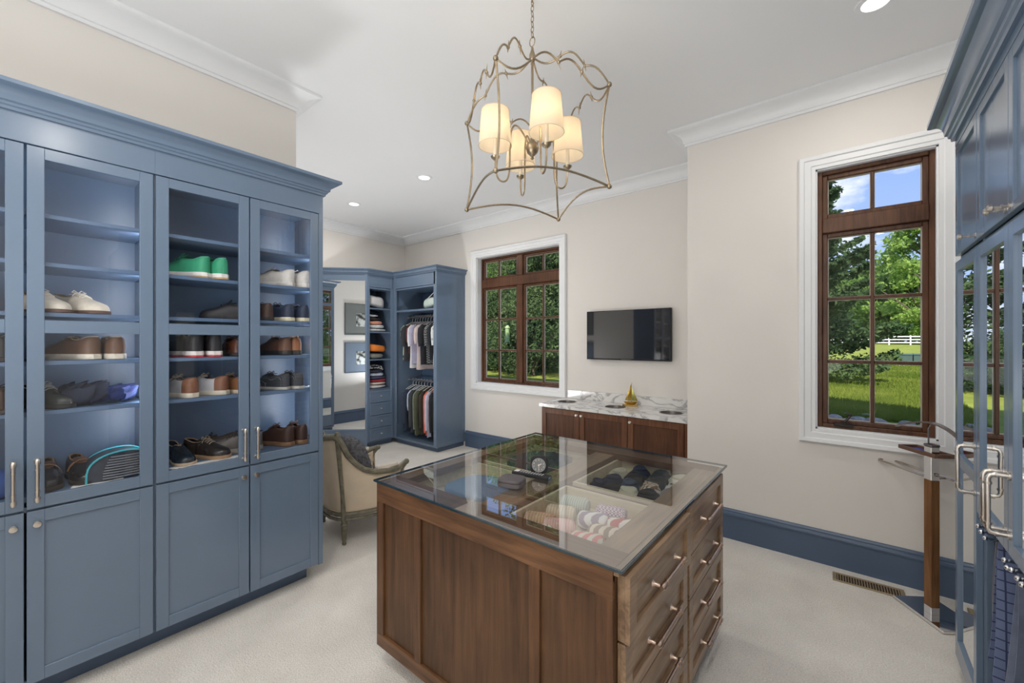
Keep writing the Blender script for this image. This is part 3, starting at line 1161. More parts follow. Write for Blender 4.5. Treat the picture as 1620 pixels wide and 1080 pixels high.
# ------------------------------------------------------------------ vanity with marble counter
VX0, VX1, VY = -2.782, -1.10, 3.99
t = thing('laundry_cabinet', 'brown shaker cabinet with three doors under the marble counter', 'cabinet', (VX0, VY, 0))
VW, VD = VX1 - VX0, YT - VY
c = MB()
c.box((0, .0, .09), (VW, VD - .002, .858))
c.build('carcass', VN_V, t)
MB().box((0.0, .06, 0), (VW, .08, .09)).build('toe_kick', VN_P, t)
for a, b, side in ((.003, .497, 'r'), (.501, 1.047, 'l'), (1.053, 1.60, 'l')):
    d = door(t, a, b, .10, .850, [(.10, .16), (.79, .850)], m=VN_V, pane=VN_P, name='door', y=-.02, th=.019, stile=.058)
    k = MB()
    kx = b - .028 if side == 'r' else a + .028
    knob(k, kx, -.02, .805, .014, .026)
    k.build('knob', SATIN, d, smooth=True)
MB().box((1.605, -.02, .10), (VW, -.001, .85), .001).build('filler_strip', VN_V, t)

HOLES = [(-2.600, 4.235), (-1.985, 4.235), (-1.385, 4.235)]
t = thing('marble_counter', 'white marble counter with three oval openings under the wall television', 'counter', (VX0, VY, .858))
bm = bmesh.new()
x0, x1, y0, y1 = -.025, VX1 - VX0, -.035, YT - VY - .001


def ring(pts):
    vs = [bm.verts.new(p) for p in pts]
    return [bm.edges.new((vs[i], vs[(i + 1) % len(vs)])) for i in range(len(vs))]


ed = ring([(x0, y0, .04), (x1, y0, .04), (x1, y1, .04), (x0, y1, .04)])
for hx, hy in HOLES:
    ed += ring([(hx - VX0 + .105 * math.cos(2 * PI * k / 28), hy - VY + .105 * math.sin(2 * PI * k / 28), .04) for k in range(28)])
bmesh.ops.triangle_fill(bm, use_beauty=True, edges=ed)
ret = bmesh.ops.extrude_face_region(bm, geom=bm.faces[:])
for v in [g for g in ret['geom'] if isinstance(g, bmesh.types.BMVert)]:
    v.co.z = .001
bmesh.ops.recalc_face_normals(bm, faces=bm.faces)
me = bpy.data.meshes.new('slab')
bm.to_mesh(me)
bm.free()
me.materials.append(MATS['white_marble'])
obj('slab', me, t)
MB().box((0.02, y1 - .02, .041), (x1, y1, .145), .002).build('backsplash', MATS['white_marble'], t)
for hx, hy in HOLES:
    m = MB()
    X, Y = hx - VX0, hy - VY
    loops = []
    for rr, z in ((.113, .041), (.113, .0435), (.104, .0435), (.102, .02), (.100, .004)):
        loops.append([(X + rr * math.cos(2 * PI * k / 28), Y + rr * math.sin(2 * PI * k / 28), z) for k in range(28)])
    m.loft(loops, True, False, True)
    m.build('chute_ring', mat('chute_steel', (.30, .28, .27), .3, .9), t, smooth=30)

# sailing boat figurine
t = thing('sailboat_figurine', 'small brass sailboat figurine on the marble counter below the television', 'figurine', (-1.885, 4.40, .8985), R(25))
BR = mat('brass', (.55, .36, .08), .25, 1.0, vary=.15, vscale=40)
MB().box((-.085, -.035, 0), (.085, .035, .018), .004).build('base', BR, t)
h = MB()
h.loft([[(x, y, z) for x, y, z in
         [(-.07 * s, 0, z), (-.03 * s, -.02 * s, z), (.04 * s, -.02 * s, z), (.08 * s, 0, z), (.04 * s, .02 * s, z), (-.03 * s, .02 * s, z)]] for s, z in ((.55, .018), (.8, .03), (1.0, .048))])
h.build('hull', BR, t, smooth=True)
MB().tube([(.012, 0, .045), (.012, 0, .235), (.02, 0, .262)], [.004, .003, .0015], 6).build('mast', BR, t)


def sail(pts, bulge):
    m = MB()
    n = 8
    A, B, Cc = [Vector(p) for p in pts]
    g, vs, fs = {}, [], []
    for i in range(n + 1):
        for j in range(n + 1 - i):
            u, v = i / n, j / n
            p = A * (1 - u - v) + B * u + Cc * v
            p = p + Vector((0, bulge * 4 * (u * (1 - u - v) + v * u + v * (1 - u - v)) * .6, 0))
            g[(i, j)] = len(vs)
            vs.append(tuple(p))
    for i in range(n):
        for j in range(n - i):
            fs.append((g[(i, j)], g[(i + 1, j)], g[(i, j + 1)]))
            if j < n - i - 1:
                fs.append((g[(i + 1, j)], g[(i + 1, j + 1)], g[(i, j + 1)]))
    o = len(vs)
    vs += [(x, y + .002, z) for x, y, z in vs]
    fs += [tuple(q + o for q in reversed(f)) for f in fs]
    m.add(vs, fs)
    return m


sail([(.008, 0, .06), (-.055, -.005, .062), (.010, 0, .25)], -.018).build('mainsail', BR, t, smooth=True)
sail([(.018, 0, .06), (.080, -.005, .058), (.018, 0, .20)], -.018).build('jib', mat('greenish_brass', (.42, .40, .10), .3, 1.0), t, smooth=True)

# television
t = thing('television', 'black flat wall television above the marble counter', 'television', (-1.965, YT, 1.686))
b = MB().box((-.503, -.060, -.287), (.503, -.022, .287), .004)
b.build('housing', BLACK, t)
MB().box((-.494, -.0615, -.270), (.494, -.0602, .280)).build('screen', mat('tv_screen', (.012, .012, .014), .04, spec=1.3, vary=0), t)
MB().box((-.06, -.0625, -.283), (.06, -.0605, -.277)).build('sensor_bar', mat('grey_plastic', (.12, .12, .12), .4), t)
MB().box((-.2, -.022, -.15), (.2, -.002, .15), .003).build('wall_bracket', BLACK, t)

# ------------------------------------------------------------------ island
IX0, IX1, IY0, IY1 = -1.845, -.566, 1.190, 2.545
t = thing('display_island', 'walnut island with eight drawers under a glass top in the room centre', 'island', ((IX0 + IX1) / 2, (IY0 + IY1) / 2, 0))
ox, oy = t.location.x, t.location.y
P = lambda x, y, z: (x - ox, y - oy, z)
ZT = .907
# hollow shell
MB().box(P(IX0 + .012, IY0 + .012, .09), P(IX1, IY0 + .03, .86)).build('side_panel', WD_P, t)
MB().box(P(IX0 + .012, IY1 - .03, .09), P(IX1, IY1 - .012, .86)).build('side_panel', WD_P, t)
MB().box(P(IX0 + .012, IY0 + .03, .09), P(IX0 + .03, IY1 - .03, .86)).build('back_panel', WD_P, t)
MB().box(P(IX0 + .03, IY0 + .03, .09), P(IX1 - .02, IY1 - .03, .11)).build('bottom_board', WD_Y, t)
MB().box(P(-1.275, IY0 + .03, .11), P(-1.150, IY1 - .03, .895)).build('spine', WD_Y, t)
MB().box(P(IX0 + .03, 1.855, .11), P(-1.275, 1.885, .860)).build('divider', WD_X, t)
MB().box(P(-1.150, 1.855, .11), P(IX1, 1.885, .860)).build('divider', WD_X, t)
MB().box(P(IX0 + .09, IY0 + .09, 0), P(IX1 - .09, IY1 - .09, .09)).build('toe_kick', mat('toe_dark_wood', (.05, .028, .017), .6), t)
# face frame on the two long sides
XS_ = [(IX0, IX0 + .055), (-1.545, -1.500), (-.891, -.844), (-.625, IX1)]
for (yy, y2) in ((IY0, IY0 + .014), (IY1 - .014, IY1)):
    for a, b in XS_:
        MB().box(P(a, yy, .155), P(b, y2, .812), .0015).build('stile', WD_V, t)
    MB().box(P(IX0, yy, .812), P(IX1, y2, ZT), .0015).build('rail', WD_X, t)
    MB().box(P(IX0, yy, .09), P(IX1, y2, .155), .0015).build('rail', WD_X, t)
MB().box(P(IX1 - .02, IY0 + .0345, .111), P(IX1 - .001, IY1 - .0345, .672)).build('front_frame', WD_V, t)
MB().box(P(IX1 - .02, 1.836, .672), P(IX1, 1.908, .888)).build('front_frame', WD_V, t)
MB().box(P(IX1 - .02, IY0 + .0145, .156), P(IX1 - .0005, IY0 + .034, ZT - .001), .001).build('corner_post', WD_V, t)
MB().box(P(IX1 - .02, IY1 - .034, .156), P(IX1 - .0005, IY1 - .0145, ZT - .001), .001).build('corner_post', WD_V, t)
MB().box(P(IX0, IY0 + .014, .09), P(IX0 + .014, IY1 - .014, ZT), .001).build('back_frame', WD_V, t)
# top frame border under the glass
MB().box(P(IX0 + .001, IY0 + .001, .868), P(IX1 - .0, IY0 + .125, ZT + .001), .001).build('top_border', WD_X, t)
MB().box(P(IX0 + .001, IY1 - .11, .868), P(IX1 - .0, IY1 - .001, ZT + .001), .001).build('top_border', WD_X, t)
MB().box(P(IX0 + .001, IY0 + .125, .868), P(IX0 + .082, IY1 - .11, ZT + .001), .001).build('top_border', WD_Y, t)
MB().box(P(IX1 - .105, IY0 + .125, .888), P(IX1 - .001, IY1 - .11, ZT + .001), .001).build('top_border', WD_Y, t)
MB().box(P(IX1 + .0002, IY0 + .002, .889), P(IX1 + .020, IY1 - .002, ZT), .002).build('top_moulding', WD_Y, t)
zs = [(.104, .286), (.291, .478), (.483, .668), (.673, .884)]
for ci, (ya, yb) in enumerate(((1.218, 1.850), (1.892, 2.512))):
    for di, (za, zb) in enumerate(zs):
        pull = {(0, 3): .014, (1, 3): .0}.get((ci, di), .0) + (.004 if ci == 0 else 0)
        xf = IX1 + .026 + pull
        d = MB()
        d.box(P(IX1 + .0015, ya + .0015, za + .0015), P(xf - .0125, yb - .0015, zb - .0015), .001)
        for p, q in (((ya, za), (ya + .055, zb)), ((yb - .055, za), (yb, zb)), ((ya + .055, za), (yb - .055, za + .045)), ((ya + .055, zb - .045), (yb - .055, zb))):
            d.box(P(xf - .018, p[0], p[1]), P(xf, q[0], q[1]), .0015)
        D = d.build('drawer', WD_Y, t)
        h = MB()
        ym = (ya + yb) / 2
        zm = (za + zb) / 2
        bar_pull(h, P(xf - .004, ym - .115, zm), P(xf - .004, ym + .115, zm), (.036, 0, 0), .0075)
        h.build('handle', mat('warm_nickel', (.55, .42, .34), .28, 1.0, vary=.08), D, smooth=True)
        if di == 3:
            bx = MB()
            x_a, x_b = -1.135, IX1 + .001
            bx.box(P(x_a, ya + .012, .785), P(x_b, ya + .026, .872), .001)
            bx.box(P(x_a, yb - .026, .785), P(x_b, yb - .012, .872), .001)
            bx.box(P(x_a, ya + .026, .785), P(x_a + .014, yb - .026, .872), .001)
            bx.box(P(x_a + .014, ya + .026, .785), P(x_b, yb - .026, .795))
            bx.build('drawer_box', MAPLE, D)
for ya, yb in ((1.225, 1.848), (1.895, 2.512)):
    bx = MB()
    x_a, x_b = IX0 + .035, -1.29
    bx.box(P(x_a, ya, .785), P(x_b, ya + .014, .872), .001)
    bx.box(P(x_a, yb - .014, .785), P(x_b, yb, .872), .001)
    bx.box(P(x_a, ya + .014, .785), P(x_a + .014, yb - .014, .872), .001)
    bx.box(P(x_b - .014, ya + .014, .785), P(x_b, yb - .014, .872), .001)
    bx.box(P(x_a + .014, ya + .014, .785), P(x_b - .014, yb - .014, .795))
    bx.build('drawer_box', MAPLE, t)

gx0, gx1, gy0, gy1, gz = -1.859, -.531, 1.180, 2.572, .909
t = thing('glass_top', 'clear glass sheet lying on the walnut island', 'glass top', ((gx0 + gx1) / 2, (gy0 + gy1) / 2, gz))
w, h = (gx1 - gx0) / 2, (gy1 - gy0) / 2
MB().add([(-w, -h, .010), (w, -h, .010), (w, h, .010), (-w, h, .010)], [(0, 1, 2, 3)]).build('pane', TGLASS, t)
e = MB()
o_, i_ = .0, .003
lo = [[(sx * (w - d), sy * (h - d), z) for d, z in ((0, .0005), (0, .0085), (.0015, .0101), (.006, .0101), (.006, .0005))] for sx, sy in ((-1, -1), (1, -1), (1, 1), (-1, 1))]
lo.append(lo[0])
e.loft(lo, True, False, False)
e.build('edge', GEDGE, t)
ZG = gz + .0105

# things on the glass
t = thing('desk_clock', 'black square instrument-style clock with round dial on the glass top', 'clock', (-1.262, 1.780, ZG), R(27))
s = MB()
rr = []
for k in range(32):
    a = 2 * PI * k / 32
    ca, sa = math.cos(a), math.sin(a)
    q = (abs(ca) ** 4.5 + abs(sa) ** 4.5) ** (-1 / 4.5)
    rr.append((q * ca, q * sa))
tilt = Matrix.Translation((0, 0, 0.0475)) @ Matrix.Rotation(R(-8), 4, 'X')
s.loft([[(.045 * x * k_, y_, .045 * z * k_) for x, z in rr] for y_, k_ in ((.022, .9), (.016, 1.0), (-.014, 1.0), (-.020, .96))], M=tilt)
s.build('case', BLACK, t, smooth=30)
d = MB()
Mf = tilt @ Matrix.Translation((0, -.0205, 0)) @ Matrix.Rotation(PI / 2, 4, 'X')
d.lathe([(.036, 0), (.036, .0006)], 32, Mf)
d.build('dial', mat('clock_dial_grey', (.20, .20, .205), .5, vary=.1), t)
d = MB()
d.lathe([(.0365, 0), (.0365, .002), (.039, .002), (.040, 0)], 32, Mf, cap=False)
d.build('bezel', mat('bezel_black', (.02, .02, .02), .25), t, smooth=30)
n_ = MB()
for k in range(10):
    a = PI / 2 - 2 * PI * k / 10
    v, fcs = text_mesh(str(k), .011)
    n_.add(v, fcs, Mf @ Matrix.Translation((.026 * math.cos(a), .026 * math.sin(a), .0012)))
for k in range(50):
    a = 2 * PI * k / 50
    n_.box((-.0005, .0325, .0008), (.0005, .0355, .0012), 0, Mf @ Matrix.Rotation(a, 4, 'Z'))
n_.build('numerals', mat('clock_numerals', (.75, .73, .70), .5), t)
n_ = MB()
n_.box((-.0012, -.026, .0018), (.0012, .006, .0024), 0, Mf @ Matrix.Rotation(R(4), 4, 'Z'))
n_.box((-.002, -.004, .0026), (.002, .017, .0032), 0, Mf @ Matrix.Rotation(R(-62), 4, 'Z'))
n_.lathe([(.004, .001), (.004, .004)], 10, Mf)
n_.build('hands', mat('clock_hand_cream', (.78, .70, .58), .4), t)

t = thing('remote_control', 'black remote control lying in front of the square clock', 'remote', (-1.268, 1.718, ZG), R(8.5))
# local x = length
b = MB()
prof = [(-.024, .004), (-.022, .0), (.022, .0), (.024, .004), (.023, .013), (.016, .018), (-.016, .018), (-.023, .013)]
b.loft([[(x, y * k, z) for y, z in prof] for x, k in ((-.105, .86), (-.100, 1), (.098, 1), (.104, .9))])
b.build('case', BLACK, t, smooth=30)
bt = MB()
for i in range(9):
    for j in range(3):
        bt.box((-.06 + i * .015, -.014 + j * .0105, .0178), (-.052 + i * .015, -.0075 + j * .0105, .0195), .001)
bt.build('buttons', mat('grey_buttons', (.45, .45, .47), .5), t)
MB().box((-.096, -.015, .0175), (-.070, .015, .019), .001).build('pale_key_plate', mat('pale_keys', (.72, .70, .68), .5), t)
MB().box((.098, -.014, .003), (.1045, .014, .015), .002).build('end_cap', mat('blue_end_cap', (.25, .45, .65), .2, .5), t)

t = thing('leather_case', 'small grey brown zipped leather case on the glass top', 'case', (-1.265, 1.555, ZG), R(14))
b = MB()
sq = [(.062 * x, .056 * y) for x, y in rr]
b.loft([[(x * k, y * k, z) for x, y in sq] for z, k in ((0, .93), (.004, .99), (.018, .99), (.0215, .95))])
b.loft([[(x * k, y * k, z) for x, y in sq] for z, k in ((.0235, .95), (.027, .985), (.034, .96), (.037, .90))])
b.build('shell', mat('grey_brown_leather', (.085, .072, .078), .5, bump=.3, bscale=250), t, smooth=40)
z_ = MB()
z_.loft([[(x * k, y * k, z) for x, y in sq] for z, k in ((.0205, .955), (.0225, .975), (.0245, .955))], True, False, False)
z_.build('zip', mat('dark_zip', (.05, .035, .03), .5), t)

# rolled ties in the near drawer
tie_specs = [
    ('rolled tie in orange and pale blue, nearest the island corner', pattern('tie_orange', 'spot', (0.72, 0.39, 0.21), (0.52, 0.60, 0.78), 22), (-.845, 1.340), 30),
    ('rolled white tie with red windowpane check', pattern('tie_windowpane', 'plaid', (0.85, 0.83, 0.78), (0.49, 0.13, 0.12), 12), (-.985, 1.375), 20),
    ('rolled pink tie beside the windowpane tie', pattern('tie_pink', 'stripe', (0.85, 0.47, 0.44), (0.85, 0.60, 0.55), 30), (-.945, 1.475), 25),
    ('rolled red, white and olive striped tie, second from the corner', pattern('tie_red_olive', 'stripe', (0.68, 0.16, 0.17), (0.72, 0.68, 0.59), 14, rot=.7), (-.790, 1.435), 20),
    ('rolled brown and cream diagonal striped tie', pattern('tie_brown', 'stripe', (0.31, 0.21, 0.16), (0.81, 0.70, 0.59), 12, rot=.6), (-.765, 1.535), 15),
    ('rolled crimson tie with broad white stripes', pattern('tie_crimson', 'stripe', (0.55, 0.08, 0.09), (0.85, 0.81, 0.78), 9, rot=.8), (-.735, 1.640), 25),
    ('rolled blue and white striped tie behind the crimson one', pattern('tie_blue_white', 'stripe', (0.34, 0.26, 0.39), (0.85, 0.83, 0.85), 11, rot=.8), (-.865, 1.625), 20),
    ('rolled purple tie with fine white checks', pattern('tie_purple', 'check', (0.29, 0.13, 0.26), (0.81, 0.70, 0.78), 130), (-.835, 1.735), 15),
    ('rolled tan tie near the middle of the island', pattern('tie_tan', 'stripe', (0.59, 0.36, 0.23), (0.72, 0.49, 0.35), 25), (-1.045, 1.475), 20),
    ('rolled beige tie at the back of the tie drawer', pattern('tie_beige', 'stripe', (0.65, 0.52, 0.39), (0.75, 0.65, 0.52), 25), (-1.015, 1.600), 20),
    ('rolled pale silver tie beside the tan one', pattern('tie_silver', 'stripe', (0.72, 0.73, 0.72), (0.85, 0.85, 0.85), 40), (-1.075, 1.345), 10),
    ('rolled grey green tie at the rear corner of the tie drawer', pattern('tie_green', 'stripe', (0.39, 0.44, 0.39), (0.60, 0.65, 0.59), 30), (-1.020, 1.735), 10)]
for lab, m, (x, y), ang in tie_specs:
    t = thing('rolled_tie', lab, 'tie', (x, y, .7955), R(ang), 'rolled ties in the near drawer')
    b = MB()
    loops = []
    for u, k in ((-.062, .55), (-.058, .85), (-.045, 1), (.045, 1), (.058, .85), (.062, .55)):
        loops.append([(u, .040 * k * math.cos(2 * PI * j / 14), .037 + .037 * k * math.sin(2 * PI * j / 14)) for j in range(14)])
    b.loft(loops)
    b.build('roll', m, t, smooth=50)
    t.scale = (1.05, 1.08, 1.0)
    sp = MB()
    pts = [(.0635, .004 * (1 + a_ * .42) * math.cos(a_), .037 + .004 * (1 + a_ * .42) * math.sin(a_)) for a_ in [q * .6 for q in range(24)]]
    sp.tube(pts, .0018, 5)
    sp.build('coil', m, t, smooth=True)

# rolled socks in the far drawer
sk = [((-1.035, 2.02), 'navy', 'balled navy socks at the inner end of the far drawer'), ((-.950, 2.00), 'black', 'balled black socks in the middle of the far drawer, front row'),
      ((-.865, 2.00), 'cream', 'pale cream rolled socks near the drawer front'), ((-.775, 2.02), 'black', 'balled black socks by the drawer front corner'),
      ((-1.010, 2.13), 'navy', 'long navy rolled socks across the far drawer'), ((-.905, 2.11), 'blue', 'blue grey balled socks at the drawer centre'),
      ((-.800, 2.13), 'striped', 'brown and white striped balled socks near the drawer front'), ((-.690, 2.09), 'greyish', 'grey balled socks closest to the drawer front'),
      ((-1.030, 2.25), 'cream2', 'beige balled socks near the spine of the island'), ((-.935, 2.24), 'black', 'black balled socks in the second back row'),
      ((-.820, 2.26), 'charcoal', 'charcoal balled socks near the back of the drawer'), ((-.700, 2.22), 'spotted', 'white socks with dark spots near the drawer front'),
      ((-.955, 2.37), 'navy', 'navy balled socks in the back row'), ((-.830, 2.37), 'charcoal', 'charcoal balled socks in the back row'), ((-.720, 2.35), 'cream', 'cream balled socks in the back row corner')]
skm = {'navy': mat('sock_navy', (.018, .025, .055), .9), 'black': mat('sock_black', (.012, .012, .014), .9), 'cream': mat('sock_cream', (.62, .58, .46), .9, bump=.3),
       'blue': mat('sock_blue', (.055, .075, .13), .9), 'striped': pattern('sock_striped', 'stripe', (.25, .14, .07), (.68, .60, .52), 18, .9), 'greyish': mat('sock_grey', (.26, .25, .26), .9),
       'cream2': mat('sock_beige', (.50, .46, .36), .9), 'charcoal': mat('sock_charcoal', (.03, .033, .036), .9), 'spotted': pattern('sock_spotted', 'spot', (.03, .03, .04), (.66, .62, .56), 28, .9)}
for i, ((x, y), c, lab) in enumerate(sk):
    rnd = random.Random(i)
    t = thing('sock_ball', lab, 'socks', (x, y, .7955), rnd.random() * 3, 'balled socks in the far drawer')
    b = MB()
    b.ball((0, 0, .040), (.058, .047, .040), 12, 8)
    b.v = [(p[0] * (1 + .10 * math.sin(p[2] * 90 + i)), p[1] * (1 + .08 * math.sin(p[0] * 70 + i)), p[2]) for p in b.v]
    b.build('ball', skm[c], t, smooth=60)
    t.scale = (1.12, 1.15, .95)
    cf = MB()
    cf.tube([(.03 * math.cos(a), .026 * math.sin(a) * .9, .073 + .004 * math.sin(2 * a)) for a in [2 * PI * k / 14 for k in range(14)]], .010, 6, closed=True)
    cf.build('cuff', skm[c], t, smooth=True)


def folded(name, label, cat, loc, size, m, rz=0, ex=3.2, seed=0, group=None, tilt=(0, 0), crumple=0.0):
    """one folded garment: soft-edged slab with a fold line round the front"""
    w, d, h = size
    rnd = random.Random(seed)
    ph = rnd.random() * 6
    t = MB()
    n, k = 40, 14
    loops = []
    for i in range(k + 1):
        a = -PI / 2 + PI * i / k
        cz = math.copysign(abs(math.sin(a)) ** .7, math.sin(a))
        cr_ = max(.05, abs(math.cos(a)) ** .35)
        row = []
        for j in range(n):
            b = 2 * PI * j / n
            cb, sb = math.cos(b), math.sin(b)
            q = (abs(cb) ** ex + abs(sb) ** ex) ** (-1 / ex)
            x, y = w / 2 * q * cb * cr_, d / 2 * q * sb * cr_
            wob = 1 + .04 * math.sin(3 * b + ph) + .02 * math.sin(7 * b + ph * 2)
            z = h / 2 + h / 2 * cz * (1 + .14 * math.sin(5 * x / w + ph) + .10 * math.sin(6 * y / d + ph))
            z = max(0, z) + (x / w * tilt[0] + y / d * tilt[1]) * 1.0 * .5
            c_ = crumple * math.sin(x * 61 + y * 47 + ph) * math.sin(y * 83 - x * 29 + ph * 2) + crumple * .6 * math.sin(x * 140 + ph) * math.sin(z * 90 + y * 60)
            row.append((x * wob + c_ * .8, y * wob + c_, z + c_ * 1.2 * cr_ * (1 if i > 1 else 0)))
        loops.append(row)
    zmin = min(p[2] for l in loops for p in l)
    loops = [[(x, y, z - zmin) for x, y, z in l] for l in loops]
    t.loft(loops)
    o = t.build(name, m, None, smooth=60, loc=loc)
    o.rotation_euler = (0, 0, rz)
    return tag(o, label, cat, group)


# garments lying in the left drawers of the island
folded('folded_shirt', 'pale blue folded shirt in the island drawer nearest the armchair', 'shirt', (-1.55, 1.62, .7955), (.34, .30, .05), mat('cloth_pale_blue', (.20, .29, .44), .85), seed=3, crumple=.005)
folded('folded_scarf', 'orange peach folded scarf in the near left island drawer', 'scarf', (-1.44, 1.36, .7955), (.22, .10, .05), mat('cloth_peach', (.72, .33, .20), .85), seed=4, crumple=.006)
folded('folded_shirt', 'dark folded shirt in the far left island drawer', 'shirt', (-1.55, 2.2, .7955), (.36, .40, .06), mat('cloth_dark_slate', (.06, .07, .09), .85), seed=5, crumple=.006)

# ------------------------------------------------------------------ chandelier
CH = (-1.315, 1.79)
t = thing('lantern_chandelier', 'champagne metal lantern chandelier with four cream shades above the island', 'chandelier', (CH[0], CH[1], 2.30))
ZB, ZTp, ZH = 2.375 - 2.30, 2.875 - 2.30, 3.135 - 2.30
cor = [(.412 * math.cos(R(103 + 90 * k)), .412 * math.sin(R(103 + 90 * k))) for k in range(4)]
cor = [Vector((x, y, 0)) for x, y in cor]
for k in range(4):
    a, b = cor[k], cor[(k + 1) % 4]
    pa, pb = a + Vector((0, 0, ZB)), b + Vector((0, 0, ZB))
    m = MB()
    mid = (pa + pb) / 2
    inn = -Vector((mid.x, mid.y, 0)).normalized()
    m.tube(arc3(pa, pb, inn * .01 + Vector((0, 0, .055)), 14), .0055, 7)
    m.build('lower_rail', BRONZE, t, smooth=True)
    m = MB()
    m.tube(arc3(pa, a + Vector((0, 0, ZTp)), -a.normalized() * .035, 14), .0055, 7)
    m.build('corner_pole', BRONZE, t, smooth=True)
    m = MB()
    m.ball(pa, .013, 10, 7)
    m.ball(a + Vector((0, 0, ZTp)), .013, 10, 7)
    m.build('corner_knot', BRONZE, t, smooth=True)

    def vine(p, q, kn, bul, lift, name):
        pts = [p.lerp(q, u) + Vector((0, 0, l)) for u, l in zip(kn, lift)]
        v = MB()
        for i in range(len(pts) - 1):
            bl = bul[i]
            v.tube(arc3(pts[i], pts[i + 1], (0, 0, bl), 9), .0048, 6)
            if 0 < i:
                v.ball(pts[i], .009, 8, 5)
                dd = (pts[i + 1] - pts[i - 1]).normalized()
                up = Vector((0, 0, 1))
                sp = (dd * .25 + up * (.9 if i % 2 else -.9)).normalized()
                v.tube([pts[i] - sp * .028, pts[i], pts[i] + sp * .038], [.0012, .0045, .0008], 6)
        v.build(name, BRONZE, t, smooth=True)
    vine(a + Vector((0, 0, ZTp)), b + Vector((0, 0, ZTp)), [0, .30, .53, .74, 1], [-.045, .040, .036, -.048], [0, .035, .050, .03, 0], 'vine_rail')
    vine(a + Vector((0, 0, ZTp)), Vector((0, 0, ZH)), [0, .30, .62, 1], [.035, .045, -.035], [0, .050, .055, 0], 'vine_arm')
# stem, ball, hub
m = MB()
m.tube([(0, 0, ZH + .02), (0, 0, .37)], .0065, 8)
m.lathe([(.004, .285), (.010, .292), (.006, .300), (.012, .306), (.028, .322), (.036, .345), (.030, .370), (.014, .384), (.010, .400)], 16)
m.lathe([(.008, ZH - .03), (.016, ZH - .015), (.016, ZH + .01), (.009, ZH + .03), (.006, ZH + .05)], 14)
m.build('stem', BRONZE, t, smooth=True)
SHADE = bpy.data.materials.new('cream_lamp_shade')
SHADE.use_nodes = True
tt = SHADE.node_tree
tt.nodes.clear()
o_ = tt.nodes.new('ShaderNodeOutputMaterial')
mxs = tt.nodes.new('ShaderNodeMixShader')
mxs.inputs[0].default_value = .55
df = tt.nodes.new('ShaderNodeBsdfDiffuse')
df.inputs['Color'].default_value = (.86, .78, .66, 1)
tl = tt.nodes.new('ShaderNodeBsdfTranslucent')
wv = tt.nodes.new('ShaderNodeTexNoise')
wv.inputs['Scale'].default_value = 90
rp = tt.nodes.new('ShaderNodeValToRGB')
rp.color_ramp.elements[0].color = (.80, .68, .50, 1)
rp.color_ramp.elements[1].color = (.92, .82, .66, 1)
tt.links.new(wv.outputs['Fac'], rp.inputs['Fac'])
tt.links.new(rp.outputs[0], tl.inputs['Color'])
tt.links.new(df.outputs[0], mxs.inputs[1])
tt.links.new(tl.outputs[0], mxs.inputs[2])
tt.links.new(mxs.outputs[0], o_.inputs['Surface'])
BULB = emis('warm_bulb', (1.0, .80, .52), 6)
IVORY = mat('ivory_candle_sleeve', (.80, .72, .58), .5)
for k in range(4):
    a = R(-34 + 90 * k)
    d = Vector((math.cos(a), math.sin(a), 0))
    m = MB()
    rz = [(.018, .36), (.06, .43), (.095, .455), (.118, .42), (.125, .34), (.128, .22), (.140, .165), (.165, .150), (.190, .165), (.203, .21), (.205, .265)]
    ctrl = [d * r_ + Vector((0, 0, z)) for r_, z in rz]
    # Catmull-Rom through the control points
    pts = []
    for i in range(len(ctrl) - 1):
        p0, p1, p2, p3 = ctrl[max(i - 1, 0)], ctrl[i], ctrl[i + 1], ctrl[min(i + 2, len(ctrl) - 1)]
        for q in range(5):
            s = q / 5
            pts.append(tuple(.5 * ((2 * p1) + (p2 - p0) * s + (2 * p0 - 5 * p1 + 4 * p2 - p3) * s * s + (3 * p1 - p0 - 3 * p2 + p3) * s ** 3)))
    pts.append(tuple(ctrl[-1]))
    m.tube(pts, .0048, 7)
    arm = m.build('lamp_arm', BRONZE, t, smooth=True)
    Mx = Matrix.Translation(d * .205)
    m = MB()
    m.lathe([(.006, .255), (.014, .262), (.021, .268), (.024, .276), (.012, .277)], 14, Mx)
    m.build('candle_cup', BRONZE, arm, smooth=True)
    m = MB()
    m.lathe([(.0105, .276), (.0105, .375)], 12, Mx)
    m.build('candle_sleeve', IVORY, arm, smooth=40)
    m = MB()
    m.lathe([(.007, .375), (.013, .395), (.015, .415), (.010, .440), (.003, .458)], 12, Mx)
    m.build('bulb', BULB, arm, smooth=True)
    m = MB()
    lo = []
    for r_, z in ((.086, .330), (.071, .515)):
        lo.append([(d.x * .205 + r_ * math.cos(2 * PI * j / 32), d.y * .205 + r_ * math.sin(2 * PI * j / 32), z) for j in range(32)])
    m.loft(lo, True, False, False)
    m.build('lamp_shade', SHADE, arm, smooth=True)
    m = MB()
    for r_, z in ((.0865, .331), (.0715, .514)):
        m.tube([(d.x * .205 + r_ * math.cos(2 * PI * j / 32), d.y * .205 + r_ * math.sin(2 * PI * j / 32), z) for j in range(32)], .0018, 5, closed=True)
    m.build('shade_trim', mat('shade_trim_tape', (.70, .58, .42), .7), arm, smooth=True)
    light('chandelier_bulb', 'POINT', (CH[0] + d.x * .205, CH[1] + d.y * .205, 2.30 + .42), BULB_ENERGY, color=(1.0, .80, .55), shadow_soft_size=.02)
